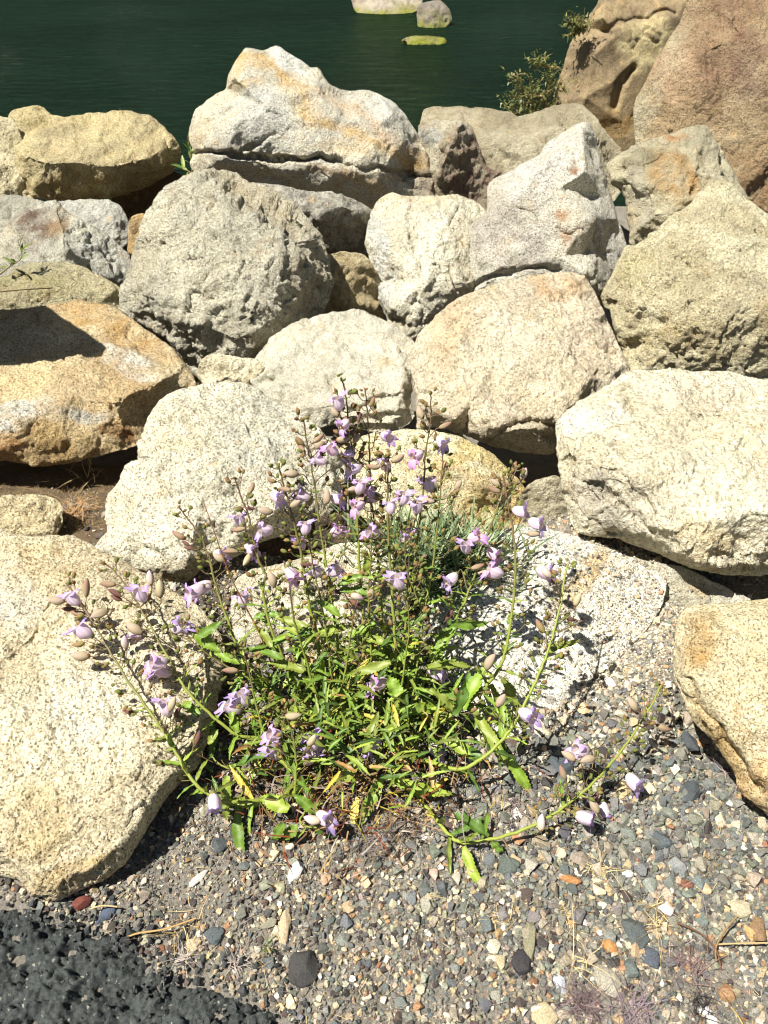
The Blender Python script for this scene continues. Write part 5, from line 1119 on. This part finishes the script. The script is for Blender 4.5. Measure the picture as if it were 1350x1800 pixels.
# opposite pairs along the lower stems
for k, (pp, P, s_, r) in enumerate(SP):
    L_tot = np.hypot(*np.diff(pp, axis=0).T).sum(); t = .10; q = 0
    while t < .62:
        i = min(int(np.searchsorted(s_, t)), len(P) - 2); tn = P[i + 1] - P[i - 1]; tn /= np.linalg.norm(tn)
        az = q * 1.57 + k
        e1 = np.cross(tn, [0.3, .2, 1.]); e1 /= np.linalg.norm(e1); e2 = np.cross(tn, e1)
        for sg in (0, math.pi):
            if rg.uniform() < .25: continue
            sdv = e1 * math.cos(az + sg) + e2 * math.sin(az + sg)
            if P[i][2] + sdv[2] * .05 < .01: continue
            Lf = (.062 * (1 - t) + .010) * rg.uniform(.7, 1.35)
            addleaf(P[i], sdv + tn * rg.uniform(.3, .8), Lf, Lf * rg.uniform(.15, .21), tn * .6 + np.array([0, 0, 1.]), LEAFC[rg.integers(len(LEAFC))] * rg.uniform(.75, 1.15), droop=rg.uniform(.1, .5), rg=rg, wave=.12)
        t += rg.uniform(22, 34) / L_tot; q += 1
# short leafy shoots filling the heart of the plant
for k in range(720):
    x, y = rg.normal(625, 112), rg.normal(1235, 66)
    if rg.uniform() < .25: x, y = rg.uniform(440, 880), rg.uniform(1130, 1370)
    z = max(.012, rg.uniform(.0, .15) * (1 - ((x - 640) / 330) ** 2)); p = atz(x, y, z)
    a = rg.uniform(0, 6.28); L = rg.uniform(.024, .066)
    addleaf(p, [math.cos(a), math.sin(a), rg.uniform(.1, 1.5)], L, L * rg.uniform(.11, .18), [0, 0, 1.], LEAFC[rg.integers(len(LEAFC))] * rg.uniform(.6, 1.1), droop=rg.uniform(.1, .6), rg=rg, teeth=6, wave=.1)
o = rest.build('leaf', M_LEAF, origin=PO); toplant(o); o['kind'] = 'stuff'
# dead leaves and thin woody stems in the heart
dm = MB()
for k in range(800):
    x, y = rg.normal(625, 115), rg.normal(1370, 62); p = atz(x, y, rg.uniform(.004, .07)); a = rg.uniform(0, 6.28)
    blade(dm, p, [math.cos(a), math.sin(a), rg.uniform(-.2, 1.1)], rg.uniform(.015, .055), rg.uniform(.0008, .004), (STRAWD, srgb(112, 80, 52), srgb(150, 120, 84), GREYS, srgb(120, 60, 36), srgb(176, 160, 60))[rg.integers(6)] * rg.uniform(.5, 1.1), .5, 5, rg)
o = dm.build('dead_leaf', M_DRY, origin=PO); toplant(o); o['kind'] = 'stuff'
# thin non-flowering twigs with tiny leaves
for k, (pp, P, s_, r) in enumerate(SP):
    m = MB(); t = s_[:, None]; low = G_STEM * (1 - t) + G_STEM2 * t
    c = low * (1 - np.clip(t * 2.2 - 1.1, 0, 1)) + P_STEM * np.clip(t * 2.2 - 1.1, 0, 1)
    if k in (12, 13, 21, 22): c = G_STEM * (1 - t * .5) + G_STEM2 * t * .5
    m.tube(P, r * (1 - .62 * s_), c, 8)
    for v, cc in zip(SIDE[k].V, SIDE[k].C): pass
    for lst, tgt in ((SIDE[k].F3, m.F3), (SIDE[k].F4, m.F4)):
        for f in lst: tgt.append(f + m.n)
    m.V += SIDE[k].V; m.C += SIDE[k].C; m.n += SIDE[k].n
    toplant(m.build('stem', M_STEM, origin=P[0]))
# bare reddish dead stalk crossing behind the left stems
m = MB(); P = smooth_path([atz(480, 1175, .1), atz(455, 1110, .17), atz(428, 1060, .22), atz(400, 1000, .28), atz(375, 930, .34), atz(357, 880, .38)], 6)
m.tube(P, np.linspace(.0016, .0007, len(P)), srgb(128, 84, 48), 6); toplant(m.build('dead_stalk', M_DRY, origin=P[0]))
m = MB(); leaf(m, atz(622, 1452, .02), atz(620, 1410, .03) - atz(622, 1452, .02), .05, .017, [0, 0, 1], srgb(222, 200, 100), droop=.1, teeth=6); o = m.build('dead_leaf', M_LEAF, origin=atz(622, 1452, .02)); toplant(o); o['label'] = 'yellow fallen leaf'

# ------------------------------------------------------------------ other plants
def blade_plant(name, label, cat, px, py, z0, n, spx, Lpx, wpx, cols, up=1.4, sd=0, mat=M_LEAF, bend=.25):
    rg = np.random.default_rng(sd); c = atz(px, py, z0); mpx = np.linalg.norm(c - CAM) / F
    root = empty(name, c); tag(root, label, cat); m = MB(); st = MB()
    for k in range(n):
        b = c + np.array([rg.normal(0, spx[0]), rg.normal(0, spx[1]), 0]) * mpx; a = rg.uniform(0, 6.28)
        d = np.array([math.cos(a) * .8, math.sin(a) * .8, rg.uniform(.5, up)]); L = Lpx * mpx * rg.uniform(.5, 1.1)
        blade(m, b + np.array([0, 0, rg.uniform(0, .25) * L]), d, L, wpx * mpx * rg.uniform(.7, 1.2), cols[rg.integers(len(cols))] * rg.uniform(.7, 1.2), bend, 5, rg)
        if k % 12 == 0: st.tube(np.array([c, (b + c) / 2 + np.array([0, 0, .01]), b + np.array([0, 0, .6 * L]) + d * .1 * L]), .002, srgb(140, 130, 90), 5)
    o = m.build('foliage', mat, root, origin=c); o.location = (0, 0, 0); o = st.build('stem', M_STEM, root, origin=c); o.location = (0, 0, 0)
SIL = [srgb(136, 154, 112), srgb(112, 134, 88), srgb(156, 170, 128), srgb(92, 116, 70)]
blade_plant('silvery_shrublet', 'low grey green shrublet of narrow leaves between the flowering plant and the yellow boulder', 'shrub', 758, 1005, .03, 720, (56, 36), 108, 6, SIL, 1.9, 1)
blade_plant('seedling', 'tiny grey green seedling on the dirt beside the sandy rock', 'seedling', 40, 940, -.03, 26, (9, 5), 30, 4, SIL, 1.2, 2)
blade_plant('seedling', 'small feathery seedling at the bottom of the gravel, left of centre', 'seedling', 470, 1668, .01, 22, (3, 3), 22, 1.6, [srgb(120, 130, 84)], 1.0, 3)
def sprig(label, pts, Y, nleaf, Lpx, wpx, cols, sd, r=.003, cat='sprig', name='leafy_sprig'):
    rg = np.random.default_rng(sd); P = smooth_path([atY(x, y, Y + .02 * k) for k, (x, y) in enumerate(pts)], 5); mpx = np.linalg.norm(P[0] - CAM) / F
    root = empty(name, P[0]); tag(root, label, cat)
    m = MB(); m.tube(P, np.linspace(r, r * .4, len(P)), srgb(120, 104, 66), 5); o = m.build('stem', M_STEM, root, origin=P[0]); o.location = (0, 0, 0)
    m = MB()
    for k in range(nleaf):
        i = int(rg.uniform(.25, 1) * (len(P) - 1)); d = (P[-1] - P[0]) / np.linalg.norm(P[-1] - P[0]) * .8 + rg.normal(0, .7, 3)
        L = Lpx * mpx * rg.uniform(.6, 1.2); leaf(m, P[i], d, L, wpx * mpx, [0, -.4, 1], cols[rg.integers(len(cols))] * rg.uniform(.8, 1.2), droop=.2, rg=rg, teeth=4)
    o = m.build('foliage', M_LEAF, root, origin=P[0]); o.location = (0, 0, 0)
GR = [srgb(120, 144, 66), srgb(92, 118, 54), srgb(146, 160, 84)]
sprig('green sprig growing up in the gap between ochre slab and peaked boulder', [(338, 306), (337, 285), (333, 262), (330, 238)], 3.95, 9, 24, 5, GR, 1, .004)
sprig('short sprig bending right off the gap sprig beside the cube shaped boulder', [(338, 306), (330, 300), (322, 297)], 3.9, 5, 22, 7, GR, 2, .004)
sprig('leafy sprig rising over the left edge in front of the rust stained rock', [(-8, 488), (18, 468), (38, 452), (32, 424)], 2.72, 12, 22, 5, [srgb(104, 118, 50), srgb(84, 96, 44)], 3, .003)
sprig('thin grey stalk in the gap under the huge brown boulder', [(1094, 268), (1093, 245), (1090, 205)], 3.6, 8, 8, 2, [srgb(120, 110, 90)], 4, .003)
P = smooth_path([atY(-30, 516, 2.55), atY(30, 510, 2.55), atY(92, 506, 2.6)], 5); m = MB(); m.tube(P, .0022, srgb(110, 90, 66), 5)
tag(m.build('dry_stalk', M_DRY, origin=P[0]), 'long thin dry stalk lying level across the lichen covered stone', 'dry stalk')
# shrub at the water's edge
def shrub(label, branches, Y, sd, dens):
    rg = np.random.default_rng(sd); root = empty('shrub', atY(branches[0][0][0], branches[0][0][1], Y)); O = np.array(root.location); tag(root, label, 'shrub')
    st = MB(); fo = MB(); mpx = np.linalg.norm(O - CAM) / F
    for br in branches:
        P = smooth_path([atY(x, y, Y + rg.normal(0, .06)) for x, y in br], 8); st.tube(P, np.linspace(.008, .002, len(P)), srgb(150, 130, 90), 5)
        for k in range(int(dens * len(P))):
            i = int(rg.uniform(.15, 1) * (len(P) - 1)); q = P[i]
            e = q + (rg.normal(0, 1, 3) * [1, 1, .8] + [0, 0, .5]) * 11 * mpx
            if rg.uniform() < .35: st.tube(np.array([q, (q + e) / 2 + rg.normal(0, .006, 3), e]), .0014, srgb(146, 128, 84), 4)
            for _ in range(4):
                b = q + (e - q) * rg.uniform(.1, 1) + rg.normal(0, .008, 3); blade(fo, b, rg.normal(size=3), rg.uniform(4, 8) * mpx, 2.6 * mpx, (srgb(112, 118, 60), srgb(90, 98, 50), srgb(136, 134, 78))[rg.integers(3)], .3, 3, rg)
    for nm, mb, mt in (('branches', st, M_STEM), ('foliage', fo, M_LEAF)):
        o = mb.build(nm, mt, root, origin=O); o.location = (0, 0, 0)
shrub('olive green shrub with thin branches at the foot of the huge brown boulder', [[(950, 215), (935, 190), (915, 175), (890, 165)], [(955, 215), (930, 180), (918, 150), (908, 132)], [(950, 215), (945, 180), (940, 160), (930, 138)], [(960, 215), (962, 180), (965, 150), (975, 130)], [(955, 215), (920, 200), (905, 192), (888, 186)], [(958, 200), (955, 172), (940, 170), (920, 188)], [(965, 200), (975, 180), (980, 160), (984, 145)], [(982, 120), (965, 118), (950, 112), (940, 108)]], 4.75, 1, 1.6)
shrub('little olive twig poking out left of the huge brown boulder near the top edge', [[(1030, 50), (1015, 46), (1003, 44)], [(1028, 50), (1014, 54), (1004, 62)]], 5.1, 2, 4)
# wispy roots hanging on the lower left boulder's corner and small loose rock chips on the slopes

GRP = {'boulder': 'granite boulders of the bank', 'stone': 'single stones lying in the gravel', 'dry_grass_tuft': 'dry tufts on the ground', 'dry_stalk': 'dry stalks on the ground', 'leafy_sprig': 'sprigs among the boulders', 'seedling': 'small seedlings', 'shrub': 'shrubs beside the huge brown boulder'}
for o in S.objects:
    k = o.name.split('.')[0]
    if o.parent is None and k in GRP and 'kind' not in o: o['group'] = GRP[k]
    if k == 'boulder' and 'water' in o['label'] and o['label'].split(' in the water')[0] != o['label'] or (k == 'boulder' and 'barely above the water' in o['label']): o['group'] = 'stones out in the water'
